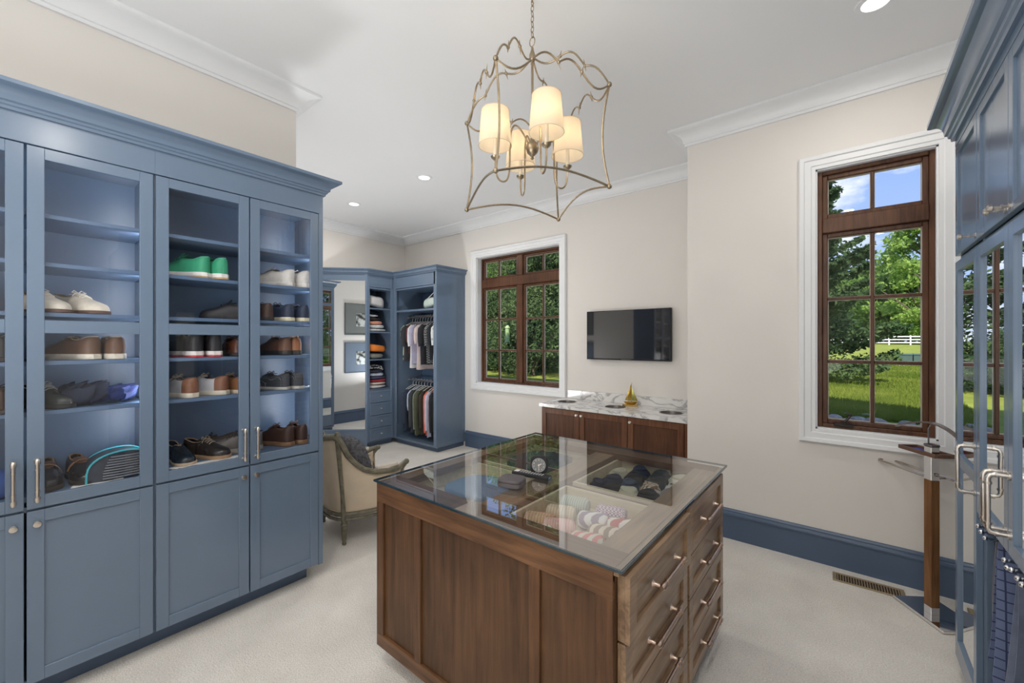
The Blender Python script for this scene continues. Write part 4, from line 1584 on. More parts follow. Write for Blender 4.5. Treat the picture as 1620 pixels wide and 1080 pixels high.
# chain
z = ZH + .055
i = 0
while z < CEIL - 2.30 - .03:
    m = MB()
    big = (i == 0)
    rw, rh = (.017, .026) if big else (.0085, .017)
    zc = z + rh
    m.tube([(rw * math.cos(a) * (1 if i % 2 == 0 else 0), rw * math.cos(a) * (0 if i % 2 == 0 else 1), zc + rh * math.sin(a)) for a in [2 * PI * j / 14 for j in range(14)]], .0026 if big else .0021, 6, closed=True)
    m.build('chain_link', BRONZE, t, smooth=True)
    z += 2 * rh - .006
    i += 1
m = MB()
m.tube([(0, 0, CEIL - 2.30 - .03), (.008, 0, CEIL - 2.30 - .022), (0, 0, CEIL - 2.30 - .012), (0, 0, CEIL - 2.30)], .003, 6)
m.build('ceiling_hook', BRONZE, t, smooth=True)

# ------------------------------------------------------------------ recessed ceiling lights
labs = ['recessed ceiling light nearest the right-hand window, at the top photo edge', 'recessed ceiling light right of two, in front of the far window', 'recessed ceiling light farthest left, above the corner wardrobe',
        'added unseen recessed ceiling light straight above the camera', 'added unseen recessed ceiling light between camera and island', 'added unseen recessed ceiling light behind the camera, left',
        'added unseen recessed ceiling light behind the camera, middle', 'added unseen recessed ceiling light behind the camera, right']
LENS = emis('lamp_lens', (1.0, .98, .95), 3.0)
proto = None
for i, (x, y) in enumerate(CANS_SEEN + CANS_ADDED):
    lab = labs[i]
    if proto is None:
        t = thing('recessed_light', lab, 'ceiling light', (x, y, CEIL), 0, 'recessed ceiling lights')
        m = MB()
        m.lathe([(.060, -.001), (.062, -.006), (.088, -.005), (.092, -.0005)], 28, cap=False)
        m.build('trim_ring', TRIM, t, smooth=40)
        MB().lathe([(.0605, -.003), (.0605, -.0015)], 28).build('lens', LENS, t)
        proto = t
    else:
        dup(proto, (x, y, CEIL), 0, lab)
    light('can_lamp', 'AREA', (x, y, CEIL - .012), CAN_ENERGY * (.6 if i == 0 else 1), (0, 0, -1), (1.0, .95, .88), shape='DISK', size=.11)

# ------------------------------------------------------------------ armchair
CHR = (-3.325, 2.035)
t = thing('bergere_armchair', 'carved wood armchair in beige fabric beside the left shoe cabinets', 'armchair', (CHR[0], CHR[1], 0), R(-10.9))
FR = mat('grey_green_carved_wood', (.165, .150, .105), .45, vary=.35, vscale=28, bump=.2, bscale=60)
FAB = mat('beige_upholstery', (.64, .535, .40), .9, vary=.05, vscale=10, bump=.25, bscale=500, sheen=.3)
FAB2 = mat('cream_seat_fabric', (.62, .56, .48), .9, vary=.06, vscale=10, bump=.25, bscale=500)
ux = [-1, -.8, -.6, -.46, -.34, -.2, 0, .2, .34, .46, .6, .8, 1]
px_ = [-.310, -.352, -.345, -.305, -.255, -.165, 0, .165, .255, .305, .345, .352, .310]
py_ = [.215, .09, -.10, -.245, -.315, -.352, -.365, -.352, -.315, -.245, -.10, .09, .215]


def uplan(u, ins=0.0):
    x, y = interp(u, ux, px_), interp(u, ux, py_)
    l = math.hypot(x, y + .02)
    return x - x / l * ins, y - (y + .02) / l * ins


def utop(u):
    a = abs(u)
    return interp(a, [0, .12, .26, .38, .42, .46, .51, .57, .65, .78, .9, 1], [.905, .895, .862, .870, .835, .730, .645, .585, .555, .545, .548, .575])


us = [-1 + 2 * i / 60 for i in range(61)]
lean = lambda z: -.10 * max(0, (z - .3)) / .6      # the back leans outward


def upt(u, z, ins=0.0):
    x, y = uplan(u, ins)
    k = max(0, 1 - abs(u) / .62)
    return (x * (1 + .10 * max(0, z - .3)), y + lean(z) * min(1, k * 1.6), z)


m = MB()
m.tube([upt(u, utop(u)) for u in us], [.021 if abs(u) > .45 else .024 for u in us], 8)
m.build('arm_rail', FR, t, smooth=True)
m = MB()
m.tube([upt(u, .245) for u in us], .019, 8)
m.tube([upt(u, .205) for u in us], .013, 8)
m.tube([(-.31, .215, .245), (-.15, .285, .240), (0, .295, .236), (.15, .285, .240), (.31, .215, .245)], .021, 8)
m.tube([(-.31, .215, .205), (-.15, .285, .203), (0, .295, .20), (.15, .285, .203), (.31, .215, .205)], .014, 8)
m.build('seat_rail', FR, t, smooth=True)
for u in (-.40, .40):
    m = MB()
    m.tube([upt(u, .19), upt(u, .40), upt(u, .65), upt(u, .885), upt(u, .905)], [.021, .018, .019, .023, .012], 8)
    m.build('back_post', FR, t, smooth=True)
for sx in (-1, 1):
    m = MB()
    m.tube([(sx * .31, .215, .20), (sx * .315, .205, .36), (sx * .318, .17, .47), (sx * .316, .195, .53), (sx * .312, .232, .577)], [.022, .018, .015, .018, .022], 8)
    m.ball((sx * .311, .238, .577), (.026, .024, .024), 10, 7)
    m.build('arm_support', FR, t, smooth=True)
segs = [('back_panel', -.385, .385), ('side_panel', .42, .985), ('side_panel', -.985, -.42)]
for nm, ua, ub in segs:
    m = MB()
    lo = []
    for i in range(19):
        u = ua + (ub - ua) * i / 18
        row = []
        for j in range(8):
            s = j / 7
            z = .262 + (utop(u) - .018 - .262) * s
            bulge = .012 * math.sin(PI * s) * math.sin(PI * i / 18) ** .5
            row.append(upt(u, z, .004 - bulge))
        lo.append(row)
    m.loft(lo, closed=False)
    # inner face
    li = []
    for i in range(19):
        u = ua + (ub - ua) * i / 18
        row = []
        for j in range(8):
            s = j / 7
            z = .262 + (utop(u) - .010 - .262) * s
            row.append(upt(u, z, .05 + .02 * math.sin(PI * s)))
        li.append(row)
    m.loft(li, closed=False)
    o = len(m.v)
    # close the rim
    n0 = len(lo) * 8
    fs = []
    for i in range(18):
        fs.append((i * 8 + 7, (i + 1) * 8 + 7, n0 + (i + 1) * 8 + 7, n0 + i * 8 + 7))
    m.f += fs
    m.m += [0] * len(fs)
    pn = m.build(nm, FAB, t, smooth=60)
    p = MB()
    p.tube([upt(ua + (ub - ua) * i / 18, .268, -.004) for i in range(19)], .004, 5)
    p.tube([upt(ua + (ub - ua) * i / 18, utop(ua + (ub - ua) * i / 18) - .026, -.004) for i in range(19)], .004, 5)
    p.tube([upt(ua, .268 + (utop(ua) - .295) * i / 6, -.004) for i in range(7)], .004, 5)
    p.tube([upt(ub, .268 + (utop(ub) - .295) * i / 6, -.004) for i in range(7)], .004, 5)
    p.build('piping', mat('beige_piping', (.50, .41, .30), .85), pn, smooth=True)
for sx in (-1, 1):
    m = MB()
    m.tube([(sx * .325, -.03, .572), (sx * .335, .05, .570), (sx * .325, .15, .577)], [.018, .032, .018], 8)
    m.build('arm_pad', FAB2, t, smooth=True)
m = MB()
cush = []
for z, k in ((.262, .90), (.275, .97), (.33, 1.0), (.385, .97), (.405, .88), (.412, .6)):
    row = []
    for i in range(28):
        a = 2 * PI * i / 28
        ca, sa = math.cos(a), math.sin(a)
        q = (abs(ca) ** 3.4 + abs(sa) ** 3.4) ** (-1 / 3.4)
        row.append((.275 * q * ca * k, -.015 + .285 * q * sa * k, z))
    cush.append(row)
m.loft(cush)
m.build('seat_cushion', FAB2, t, smooth=60)
for (lx, ly) in ((.275, -.275), (-.275, -.275), (.30, .215), (-.30, .215)):
    m = MB()
    Mx = Matrix.Translation((lx, ly, 0))
    m.lathe([(.011, 0), (.016, .006), (.017, .016), (.013, .022), (.014, .03), (.022, .125), (.024, .14), (.019, .148), (.026, .158), (.026, .168), (.022, .172), (.022, .20)], 14, Mx)
    for k in range(8):
        a = 2 * PI * k / 8
        m.tube([(lx + .0135 * math.cos(a), ly + .0135 * math.sin(a), .034), (lx + .0215 * math.cos(a), ly + .0215 * math.sin(a), .122)], .0035, 5)
    m.build('leg', FR, t, smooth=40)

# grey fur pillow on the chair
t = thing('fur_pillow', 'dark grey shaggy pillow leaning in the beige armchair', 'pillow', (CHR[0] + .06, CHR[1] - .09, .415), R(-6))
m = MB()
lo = []
rnd = random.Random(3)
for i in range(15):
    a = -PI / 2 + PI * i / 14
    row = []
    for j in range(26):
        b = 2 * PI * j / 26
        cb, sb = math.cos(b), math.sin(b)
        q = (abs(cb) ** 3 + abs(sb) ** 3) ** (-1 / 3)
        ca = max(.02, abs(math.cos(a)) ** .6)
        rr_ = 1 + rnd.uniform(-.03, .03)
        row.append((.215 * q * cb * ca * rr_, .085 * math.sin(a) * rr_, .20 + .20 * q * sb * ca * rr_))
    lo.append(row)
m.loft(lo, M=Matrix.Rotation(R(16), 4, 'X'))
pil = m.build('cushion', mat('grey_fur', (.10, .10, .11), .95, vary=.6, vscale=45, bump=1.0, bscale=90), t, smooth=80)
fm = MB()
for i in range(900):
    v = Vector(m.v[rnd.randrange(len(m.v))])
    c_ = Matrix.Rotation(R(16), 4, 'X') @ Vector((0, 0, .20))
    d = (v - c_).normalized()
    e_ = Vector((rnd.uniform(-1, 1), rnd.uniform(-1, 1), rnd.uniform(-1, 1))) * .5
    tip = v + (d + e_).normalized() * rnd.uniform(.012, .026)
    sd = d.orthogonal().normalized() * .004
    jit = Vector((rnd.uniform(-1, 1), rnd.uniform(-1, 1), rnd.uniform(-1, 1))) * .008
    fm.add([v + jit - sd, v + jit + sd, tip + jit], [(0, 1, 2)])
fur = fm.build('fur_tufts', mat('grey_fur_tips', (.17, .17, .18), .95, vary=.5, vscale=60), t)
fur['kind'] = 'stuff'

# ------------------------------------------------------------------ clothes valet
VA = (.378, 3.452)
Wd_ = Vector((-.57, .825)).normalized()
ang = math.atan2(Wd_.y, Wd_.x)
t = thing('clothes_valet', 'wood and chrome clothes valet stand in front of the right-hand window', 'valet stand', (VA[0], VA[1], 0), ang)
# local x runs along the hanger (away from the camera), -y faces the room corner on the right
m = MB()
m.box((-.165, -.145, .002), (.165, .085, .018), .003)
m.build('base_plate', CHROME, t)
m = MB()
m.box((-.165, -.1455, .000), (.165, .0855, .004), .001)
m.build('base_rim', mat('base_rim_steel', (.45, .40, .36), .3, 1.0), t)
MB().box((-.024, -.024, .058), (.024, .024, .800), .002).build('post', wood('valet_teak', (.10, .040, .012), (.25, .115, .042), 'z', .15), t)
MB().box((-.0235, -.0235, .018), (.0235, .0235, .058), .001).build('post_foot', CHROME, t)
MB().box((-.0235, -.0235, .800), (.0235, .0235, .995), .002).build('post_sleeve', CHROME, t)
MB().box((-.026, -.026, .995), (.026, .026, 1.010), .003).build('post_cap', mat('valet_cap_steel', (.22, .20, .20), .3, .9), t)
m = MB()
m.tube([(.0, .018, 1.005), (0, .018, 1.10), (0, .0, 1.128)], .004, 8)
m.build('hanger_stem', mat('stem_steel', (.30, .27, .26), .35, 1.0), t, smooth=True)
m = MB()
lo = []
for i in range(25):
    s = -1 + i / 12
    x = .205 * s
    z = 1.135 - .048 * s * s + (.010 if abs(s) < .25 else 0) * 0 - .012 * abs(s)
    hw = .016 * (1 - .35 * abs(s))
    y = .0 + .030 * s * s
    lo.append([(x, y - hw, z - .004), (x, y + hw, z - .004), (x, y + hw, z + .005), (x, y - hw, z + .005)])
m.loft(lo)
m.build('hanger', mat('valet_hanger_grey', (.20, .17, .16), .25, .5), t, smooth=50)
m = MB()
m.box((-.055, -.082, .938), (.195, -.070, .962), .003)
m.box((-.055, .020, .938), (.195, .032, .962), .003)
m.box((-.055, -.070, .938), (-.043, .020, .962), .003)
m.box((.183, -.070, .938), (.195, .020, .962), .003)
m.box((-.043, -.070, .938), (.183, .020, .944))
m.build('tray', wood('valet_tray_wood', (.085, .040, .022), (.20, .105, .065), 'x', .3), t)
MB().box((-.041, -.068, .9445), (.181, .018, .947)).build('tray_liner', mat('tray_liner_blue', (.05, .06, .28), .6), t)
m = MB()
m.tube([(-.10, -.075, .812), (.365, -.075, .812), (.385, -.06, .812), (.385, .0, .812), (.365, .015, .812), (.02, .015, .812)], .0075, 8)
m.box((-.112, -.084, .803), (-.095, -.066, .821), .002)
m.box((-.010, -.075, .806), (.010, -.020, .818), .002)
m.build('trouser_bar', mat('valet_bar_steel', (.50, .44, .38), .22, 1.0), t, smooth=30)

# ------------------------------------------------------------------ floor register
t = thing('floor_vent', 'tan metal floor vent in the carpet under the right-hand window', 'floor vent', (.095, 3.612, .0), R(2))
VT = mat('tan_vent_metal', (.36, .28, .18), .45, .3)
m = MB()
L_, W_ = .183, .062
m.box((-L_, -W_, .0), (L_, -W_ + .014, .008), .002)
m.box((-L_, W_ - .014, .0), (L_, W_, .008), .002)
m.box((-L_, -W_ + .014, .0), (-L_ + .022, W_ - .014, .008), .002)
m.box((L_ - .022, -W_ + .014, .0), (L_, W_ - .014, .008), .002)
m.build('frame', VT, t)
MB().box((-L_ + .01, -W_ + .01, .0005), (L_ - .01, W_ - .01, .002)).build('duct', mat('vent_duct_dark', (.035, .018, .010), .8), t)
mesh0 = None
for i in range(23):
    x = -L_ + .022 + (2 * L_ - .044) * (i + .5) / 23
    if mesh0 is None:
        o = MB().box((-.0032, -W_ + .013, .002), (.0032, W_ - .013, .0072), .001).build('slat', VT, t, loc=(x, 0, 0))
        mesh0 = o.data
    else:
        obj('slat', mesh0, t, (x, 0, 0))

# ------------------------------------------------------------------ shoes


def shoe_parts(L=.29, W=.104, H=.088, sole=.018, low=False):
    """returns dict of mesh builders; toe towards +y, heel at y=0 centred later"""
    Ns = 22
    S = [i / Ns for i in range(Ns + 1)]
    w = lambda s: W / 2 * interp(s, [0, .03, .08, .18, .35, .52, .68, .80, .90, .96, 1], [.30, .52, .66, .74, .68, .80, .98, 1.0, .84, .58, .16])
    hc = lambda s: interp(s, [0, .1, .25, .40, .47, .56, .70, .85, .95, 1], [H, H * .97, H * .80, H * .82, H * .95, H * .88, H * .66, H * .50, H * .38, H * .18])
    op = lambda s: interp(s, [0, .03, .08, .2, .35, .45, .54, .58, 1], [.30, .46, .56, .58, .50, .32, .10, 0, 0])
    off = -L / 2
    J = 7
    U = MB()
    rows = []
    for s in S:
        ww, h, o = w(s), hc(s), op(s) * w(s)
        L_ = []
        for j in range(J):
            a = j / (J - 1)
            e = 1.0 if s < .55 else 1.0
            x = o + (ww - o) * (math.cos(a * PI / 2) ** .75 if a < 1 else 0)
            if s < .5:
                x = ww * (1 + .05 * math.sin(a * PI)) + (o * 1.05 - ww) * a ** 2.2
            z = sole + h * (math.sin(a * PI / 2) ** (1.0 if s > .5 else .85))
            L_.append((x, off + L * (s if s > 0 else .0) + (.012 * a if s == 0 else 0) * 0, z))
        rows.append(L_)
    nr = len(rows)
    vs = []
    for sg in (1, -1):
        for r in rows:
            vs += [(sg * x, y, z) for x, y, z in r]
    fs, mi = [], []
    for q in (0, 1):
        o = q * nr * J
        for i in range(nr - 1):
            for j in range(J - 1):
                fs.append((o + i * J + j, o + (i + 1) * J + j, o + (i + 1) * J + j + 1, o + i * J + j + 1))
                mid = (S[i] + S[i + 1]) / 2
                mi.append(1 if mid < .20 else (2 if mid > .80 else 0))
    for i, k in ((0, 1), (nr - 1, 2)):
        for j in range(J - 1):
            a = i * J + j
            b = nr * J + i * J + j
            fs.append((a, a + 1, b + 1, b))
            mi.append(k)
    U.v, U.f, U.m = vs, fs, mi
    so = MB()
    out = [(w(s) * 1.08, off - .004 + (L + .008) * s) for s in S]
    poly = out + [(-x, y) for x, y in reversed(out)]
    hs = lambda y: 0.0
    so.loft([[(x * k, y * k, z) for x, y in poly] for z, k in ((0, .97), (.003, 1.0), (sole - .002, 1.0), (sole + .001, .97))])
    li = MB()
    rw = []
    for s in [.0 + .02 * i for i in range(1, 28)]:
        o = op(s) * w(s)
        z = sole + hc(s) * (.62 if s < .45 else .80)
        rw.append([(-o * 1.25, off + L * s, z), (0, off + L * s, z - .006), (o * 1.25, off + L * s, z)])
    li.loft(rw, closed=False)
    # collar roll
    col = [(op(s) * w(s) * 1.02, off + L * s, sole + hc(s)) for s in S if s <= .55]
    path = col + [(-x, y, z) for x, y, z in reversed(col)]
    li.tube(path[0:len(col)], .0032, 5)
    li.tube([(-x, y, z) for x, y, z in col], .0032, 5)
    li.tube([col[0], (-col[0][0], col[0][1], col[0][2])], .0032, 5)
    to = MB()
    rr_ = []
    for s in (.36, .42, .48, .54, .60, .66):
        hw = .026 if s < .6 else .02
        z = sole + hc(s) + interp(s, [.36, .42, .54, .66], [.018, .012, .004, -.002])
        rr_.append([(x * hw, off + L * s, z - abs(x) ** 2 * .006) for x in (-1, -.5, 0, .5, 1)])
    to.loft(rr_, closed=False)
    la = MB()
    for s in (.47, .52, .57, .62):
        z = sole + hc(s) + .005
        la.tube([(-.024, off + L * s, z - .009), (-.010, off + L * (s + .008), z), (.010, off + L * (s + .012), z), (.024, off + L * (s + .006), z - .009)], .0028, 5)
    z = sole + hc(.46) + .010
    for sg in (-1, 1):
        la.tube([(0, off + L * .46, z), (sg * .016, off + L * .44, z + .012), (sg * .03, off + L * .47, z + .002), (sg * .012, off + L * .48, z - .001)], .0024, 5)
        la.tube([(0, off + L * .46, z), (sg * .022, off + L * .49, z - .004), (sg * .036, off + L * .50, z - .018)], .0022, 5)
    return U, so, li, to, la


SHOES = {}


def shoe(style, label, loc, yaw, group, mirror=False):
    st = STY[style]
    key = style
    if key in SHOES:
        root = dup(SHOES[key], loc, R(yaw), label, group)
    else:
        U, so, li, to, la = shoe_parts(L=st.get('L', .285), H=st.get('H', .085), sole=st.get('sole_h', .020), W=st.get('W', .102))
        root = thing(st.get('name', 'shoe'), label, 'shoe', loc, R(yaw), group)
        mk = lambda tg, c, r=.5: mat('shoe_%s_%s' % (style, tg), c, r, vary=.08, vscale=40)
        up = mk('upper', st['upper'], st.get('rough', .5))
        hl = mk('heel', st.get('heel', st['upper']), st.get('rough', .5))
        tc_ = mk('toe', st.get('toe', st['upper']), st.get('rough', .5))
        if st.get('pat'):
            up = hl = pattern('shoe_%s_cloth' % style, *st['pat'])
        U.build('upper', [up, hl, tc_], root, smooth=60)
        so.build('sole', mk('sole', st['sole'], .6), root, smooth=40)
        li.build('lining', mk('lining', st.get('lining', (.10, .07, .05)), .9), root, smooth=50)
        if st.get('tongue', True):
            to.build('tongue', mk('tongue', st.get('tongue_c', st['upper']), .6), root, smooth=60)
        if st.get('lace'):
            la.build('laces', mk('lace', st['lace'], .8), root, smooth=True)
        if st.get('strap'):
            s_ = MB()
            sh = st.get('sole_h', .02)
            s_.loft([[(x * .05, y, sh + .082 * math.sqrt(max(0, 1 - (x * .92) ** 2))) for x in [-1 + i / 6 for i in range(13)]] for y in (-.002, .026)], closed=False)
            s_.build('strap', mk('strap', st['strap'], .3), root, smooth=True)
        if st.get('band'):
            b_ = MB()
            so2 = shoe_parts(L=st.get('L', .285) + .004, H=.085, sole=st.get('sole_h', .02), W=st.get('W', .102) * 1.03)[1]
            so2.v = [(x, y, z * .34 + .0) for x, y, z in so2.v]
            so2.build('outsole', mk('band', st['band'], .6), root, smooth=40)
        SHOES[key] = root
    return root


STY = {
    'cream': dict(name='oxford_shoe', upper=(.66, .60, .50), sole=(.10, .05, .035), lace=(.70, .64, .54), sole_h=.016, lining=(.35, .25, .15)),
    'brownwhite': dict(name='sneaker', upper=(.115, .058, .035), sole=(.68, .62, .52), heel=(.14, .075, .045), sole_h=.026, lining=(.55, .48, .38), tongue_c=(.5, .42, .32)),
    'gloss': dict(name='dress_shoe', upper=(.04, .045, .042), sole=(.02, .02, .02), rough=.15, lace=(.35, .35, .33), lining=(.4, .38, .34)),
    'loafer': dict(name='loafer', upper=(.014, .013, .016), toe=(.012, .011, .013), heel=(.014, .013, .016), sole=(.02, .015, .012), rough=.18, strap=(.40, .19, .07), lining=(.30, .15, .06), tongue_c=(.07, .028, .014)),
    'green': dict(name='sneaker', upper=(.045, .36, .19), toe=(.10, .46, .28), heel=(.035, .32, .165), sole=(.78, .76, .72), lace=(.03, .28, .14), sole_h=.032, H=.092, lining=(.10, .42, .26), band=(.55, .38, .20), W=.102),
    'white': dict(name='sneaker', upper=(.60, .57, .52), heel=(.64, .61, .57), sole=(.66, .63, .58), lace=(.25, .24, .22), sole_h=.028, lining=(.40, .37, .33), tongue_c=(.34, .32, .30)),
    'darkshoe': dict(name='dress_shoe', upper=(.035, .032, .034), sole=(.02, .018, .018), lace=(.02, .02, .02)),
    'darkbrown': dict(name='dress_shoe', upper=(.055, .028, .018), sole=(.03, .02, .015), lace=(.04, .025, .018), lining=(.12, .06, .035)),
    'navy': dict(name='sneaker', upper=(.025, .035, .065), sole=(.68, .62, .44), lace=(.03, .035, .05), sole_h=.024, lining=(.05, .06, .09)),
    'redsole': dict(name='boat_shoe', upper=(.022, .018, .020), heel=(.018, .015, .017), sole=(.76, .72, .70), band=(.50, .05, .06), sole_h=.032, H=.10, lining=(.62, .52, .36), lace=(.20, .08, .05)),
    'maroon': dict(name='dress_shoe', upper=(.085, .030, .018), sole=(.03, .02, .015), lace=(.06, .03, .02), rough=.25),
    'saddle': dict(name='saddle_shoe', upper=(.50, .50, .52), heel=(.20, .085, .045), toe=(.17, .075, .04), sole=(.62, .56, .45), lace=(.45, .36, .26), sole_h=.026, lining=(.12, .07, .05)),
    'tan': dict(name='boat_shoe', upper=(.24, .105, .045), sole=(.58, .48, .36), lace=(.42, .32, .22), sole_h=.022, lining=(.16, .09, .05)),
    'tanblack': dict(name='sneaker', upper=(.33, .135, .055), heel=(.30, .12, .05), sole=(.03, .028, .026), lace=(.30, .20, .12), sole_h=.028, lining=(.10, .07, .05)),
    'brownblack': dict(name='sneaker', upper=(.12, .055, .030), heel=(.15, .07, .04), sole=(.03, .026, .024), lace=(.08, .05, .03), sole_h=.028),
    'plaid': dict(name='sneaker', upper=(.03, .032, .04), pat=('plaid', (.018, .02, .026), (.16, .17, .19), 60, .8), toe=(.02, .022, .028), sole=(.46, .44, .40), lace=(.02, .02, .024), sole_h=.018),
    'navygloss': dict(name='dress_shoe', upper=(.018, .026, .036), sole=(.50, .38, .26), rough=.18, lining=(.55, .42, .30), sole_h=.016, tongue=False),
    'blackcap': dict(name='loafer', upper=(.020, .018, .018), sole=(.36, .23, .13), rough=.25, lining=(.50, .38, .26), lace=(.35, .28, .2), sole_h=.020),
    'greysn': dict(name='sneaker', upper=(.115, .105, .095), sole=(.30, .27, .235), lace=(.03, .028, .03), sole_h=.030, lining=(.03, .03, .03), tongue_c=(.04, .038, .04), L=.30),
    'boot': dict(name='lace_up_shoe', upper=(.045, .022, .016), sole=(.22, .125, .065), lace=(.05, .03, .025), sole_h=.028, H=.10, lining=(.10, .06, .04)),
}
Zs = dict(b=.9305, a=1.3005, c=1.5255, d=1.7455, e=1.9725, f=2.1905)
G1, G2 = 'shoes in the cabinet nearest the camera', 'shoes in the cabinet beside the armchair'
shoe_list = [
    ('cream', 'cream lace-up oxford at the left edge of its shelf, left of its pair', (-2.945, .120, 'd'), -62, G1),
    ('cream', 'cream lace-up oxford, right of its pair on the upper shelf', (-2.945, .245, 'd'), -58, G1),
    ('brownwhite', 'brown sneaker with white sole, left of its pair below the cream oxfords', (-2.955, .215, 'c'), 122, G1),
    ('brownwhite', 'brown sneaker with white sole, right of its pair below the cream oxfords', (-2.955, .345, 'c'), 98, G1),
    ('gloss', 'glossy black dress shoe beside the blue cloth bags', (-2.965, .130, 'a'), -60, G1),
    ('loafer', 'black loafer with brown strap on the bottom shelf, left of its pair', (-2.955, .135, 'b'), -92, G1),
    ('loafer', 'black loafer with brown strap on the bottom shelf, next to the netted bag', (-2.955, .248, 'b'), -84, G1),
    ('darkshoe', 'black dress shoe at the far left photo edge, middle shelf', (-2.95, -.01, 'c'), 90, G1),
    ('darkbrown', 'dark brown shoe at the far left photo edge, lower shelf', (-2.95, -.01, 'a'), 90, G1),
    ('green', 'green sneaker with white sole, left of the bright green pair', (-2.955, .655, 'e'), 130, G2),
    ('green', 'green sneaker with white sole, right of the bright green pair', (-2.955, .785, 'e'), 102, G2),
    ('darkshoe', 'black shoe alone on the shelf below the green sneakers', (-2.965, .880, 'd'), 160, G2),
    ('white', 'white sneaker on the upper right shelf, left of its pair', (-2.955, 1.125, 'e'), 128, G2),
    ('white', 'white sneaker on the upper right shelf, right of its pair', (-2.955, 1.262, 'e'), 104, G2),
    ('darkbrown', 'dark brown shoe left of the navy sneakers', (-2.955, 1.045, 'd'), 95, G2),
    ('navy', 'navy sneaker with cream sole, left of its pair', (-2.955, 1.150, 'd'), 108, G2),
    ('navy', 'navy sneaker with cream sole, right of its pair', (-2.955, 1.268, 'd'), 96, G2),
    ('redsole', 'black shoe with red and white sole, left of its pair', (-2.955, .660, 'c'), 104, G2),
    ('redsole', 'black shoe with red and white sole, right of its pair', (-2.955, .768, 'c'), 94, G2),
    ('maroon', 'reddish brown shoe beside the red-soled pair', (-2.955, .890, 'c'), 92, G2),
    ('brownblack', 'brown sneaker with black sole under the navy pair', (-2.955, 1.140, 'c'), 104, G2),
    ('tanblack', 'orange tan sneaker with black sole and trailing lace', (-2.955, 1.262, 'c'), 72, G2),
    ('saddle', 'brown and white saddle shoe at the left edge of its shelf', (-2.955, .625, 'a'), 112, G2),
    ('saddle', 'brown and white saddle shoe in the middle of its shelf', (-2.955, .750, 'a'), 128, G2),
    ('tan', 'tan boat shoe right of the saddle shoes', (-2.955, .880, 'a'), 112, G2),
    ('plaid', 'black plaid sneaker, left of its pair on white paper', (-2.955, 1.110, 'a'), 116, G2),
    ('plaid', 'black plaid sneaker, right of its pair on white paper', (-2.955, 1.225, 'a'), 100, G2),
    ('navygloss', 'shiny navy shoe with its toe to the front, bottom shelf left corner', (-2.955, .635, 'b'), -84, G2),
    ('blackcap', 'black shoe with tan sole next to the shiny navy one', (-2.945, .765, 'b'), -58, G2),
    ('greysn', 'grey sneaker with thick sole on the bottom shelf', (-2.935, .900, 'b'), 166, G2),
    ('darkshoe', 'black shoe behind the grey sneaker on the bottom shelf', (-3.045, .800, 'b'), 170, G2),
    ('boot', 'dark brown lace-up shoe on the bottom shelf, left of its pair', (-2.955, 1.145, 'b'), 112, G2),
    ('boot', 'dark brown lace-up shoe on the bottom shelf, right of its pair', (-2.955, 1.258, 'b'), 96, G2),
]
for sty, lab, (x, y, zk), yaw, g in shoe_list:
    shoe(sty, lab, (x, y, Zs[zk] + .0005), yaw, g)

# white paper and cloth under some shoes
PAPER = mat('white_tissue_paper', (.74, .73, .71), .9)


def sheet(name, label, cat, loc, w, d, m, seed, amp=.006):
    rnd = random.Random(seed)
    b = MB()
    n = 12
    ph = [rnd.random() * 6 for _ in range(4)]
    lo = []
    for i in range(n + 1):
        row = []
        for j in range(n + 1):
            x, y = (i / n - .5) * w, (j / n - .5) * d
            z = amp * (1 + .6 * math.sin(x * 40 + ph[0]) + .4 * math.sin(y * 50 + ph[1]) + .4 * math.sin((x + y) * 70 + ph[2]))
            row.append((x, y + .01 * math.sin(x * 30 + ph[3]), max(z, .0005)))
        lo.append(row)
    b.loft(lo, closed=False)
    o = b.build(name, m, None, smooth=True, loc=loc)
    return tag(o, label, cat)


sheet('tissue_paper', 'crumpled white paper beside the plaid sneakers', 'paper', (-2.86, 1.275, Zs['a']), .08, .12, PAPER, 1, .005)
sheet('tissue_paper', 'white paper lining at the front of the bottom shoe shelf', 'paper', (-2.82, .74, Zs['b']), .06, .36, PAPER, 2, .002)
sheet('tissue_paper', 'white paper on the bottom shelf in front of the netted bag', 'paper', (-2.82, .30, Zs['b']), .05, .18, PAPER, 3, .002)

# blue cloth shoe bags
folded('cloth_bag', 'dark blue crumpled cloth bag on the shelf under the brown sneakers, left', 'bag', (-2.95, .255, Zs['a'] + .0005), (.20, .17, .085), mat('cloth_navy', (.014, .020, .042), .85, vary=.3, vscale=20), R(20), 2.4, 6, 'blue cloth bags in the shoe cabinet', crumple=.016)
folded('cloth_bag', 'royal blue crumpled cloth bag on the shelf under the brown sneakers, right', 'bag', (-2.94, .385, Zs['a'] + .0005), (.20, .13, .06), mat('cloth_royal', (.016, .028, .105), .85, vary=.3, vscale=20), R(-10), 2.4, 7, 'blue cloth bags in the shoe cabinet', crumple=.014)
folded('cloth_bag', 'bright blue cloth bag at the far left photo edge, bottom shelf', 'bag', (-2.93, -.01, Zs['b'] + .0005), (.22, .14, .10), mat('cloth_blue', (.03, .09, .32), .85), 0, 2.4, 8, 'blue cloth bags in the shoe cabinet')
# black straps beside the brown lace-ups
m = MB()
rnd = random.Random(9)
for k in range(3):
    pts = [(-3.08 + .25 * u, 1.30 + .03 * math.sin(u * 6 + k * 2) + .008 * k, Zs['b'] + .012 + .010 * math.sin(u * 9 + k) ** 2 + .004 * k) for u in [i / 14 for i in range(15)]]
    m.tube(pts, .006, 6)
tag(m.build('belt_straps', mat('black_strap', (.02, .02, .025), .5), smooth=True), 'coiled black straps beside the brown lace-up shoes', 'strap')

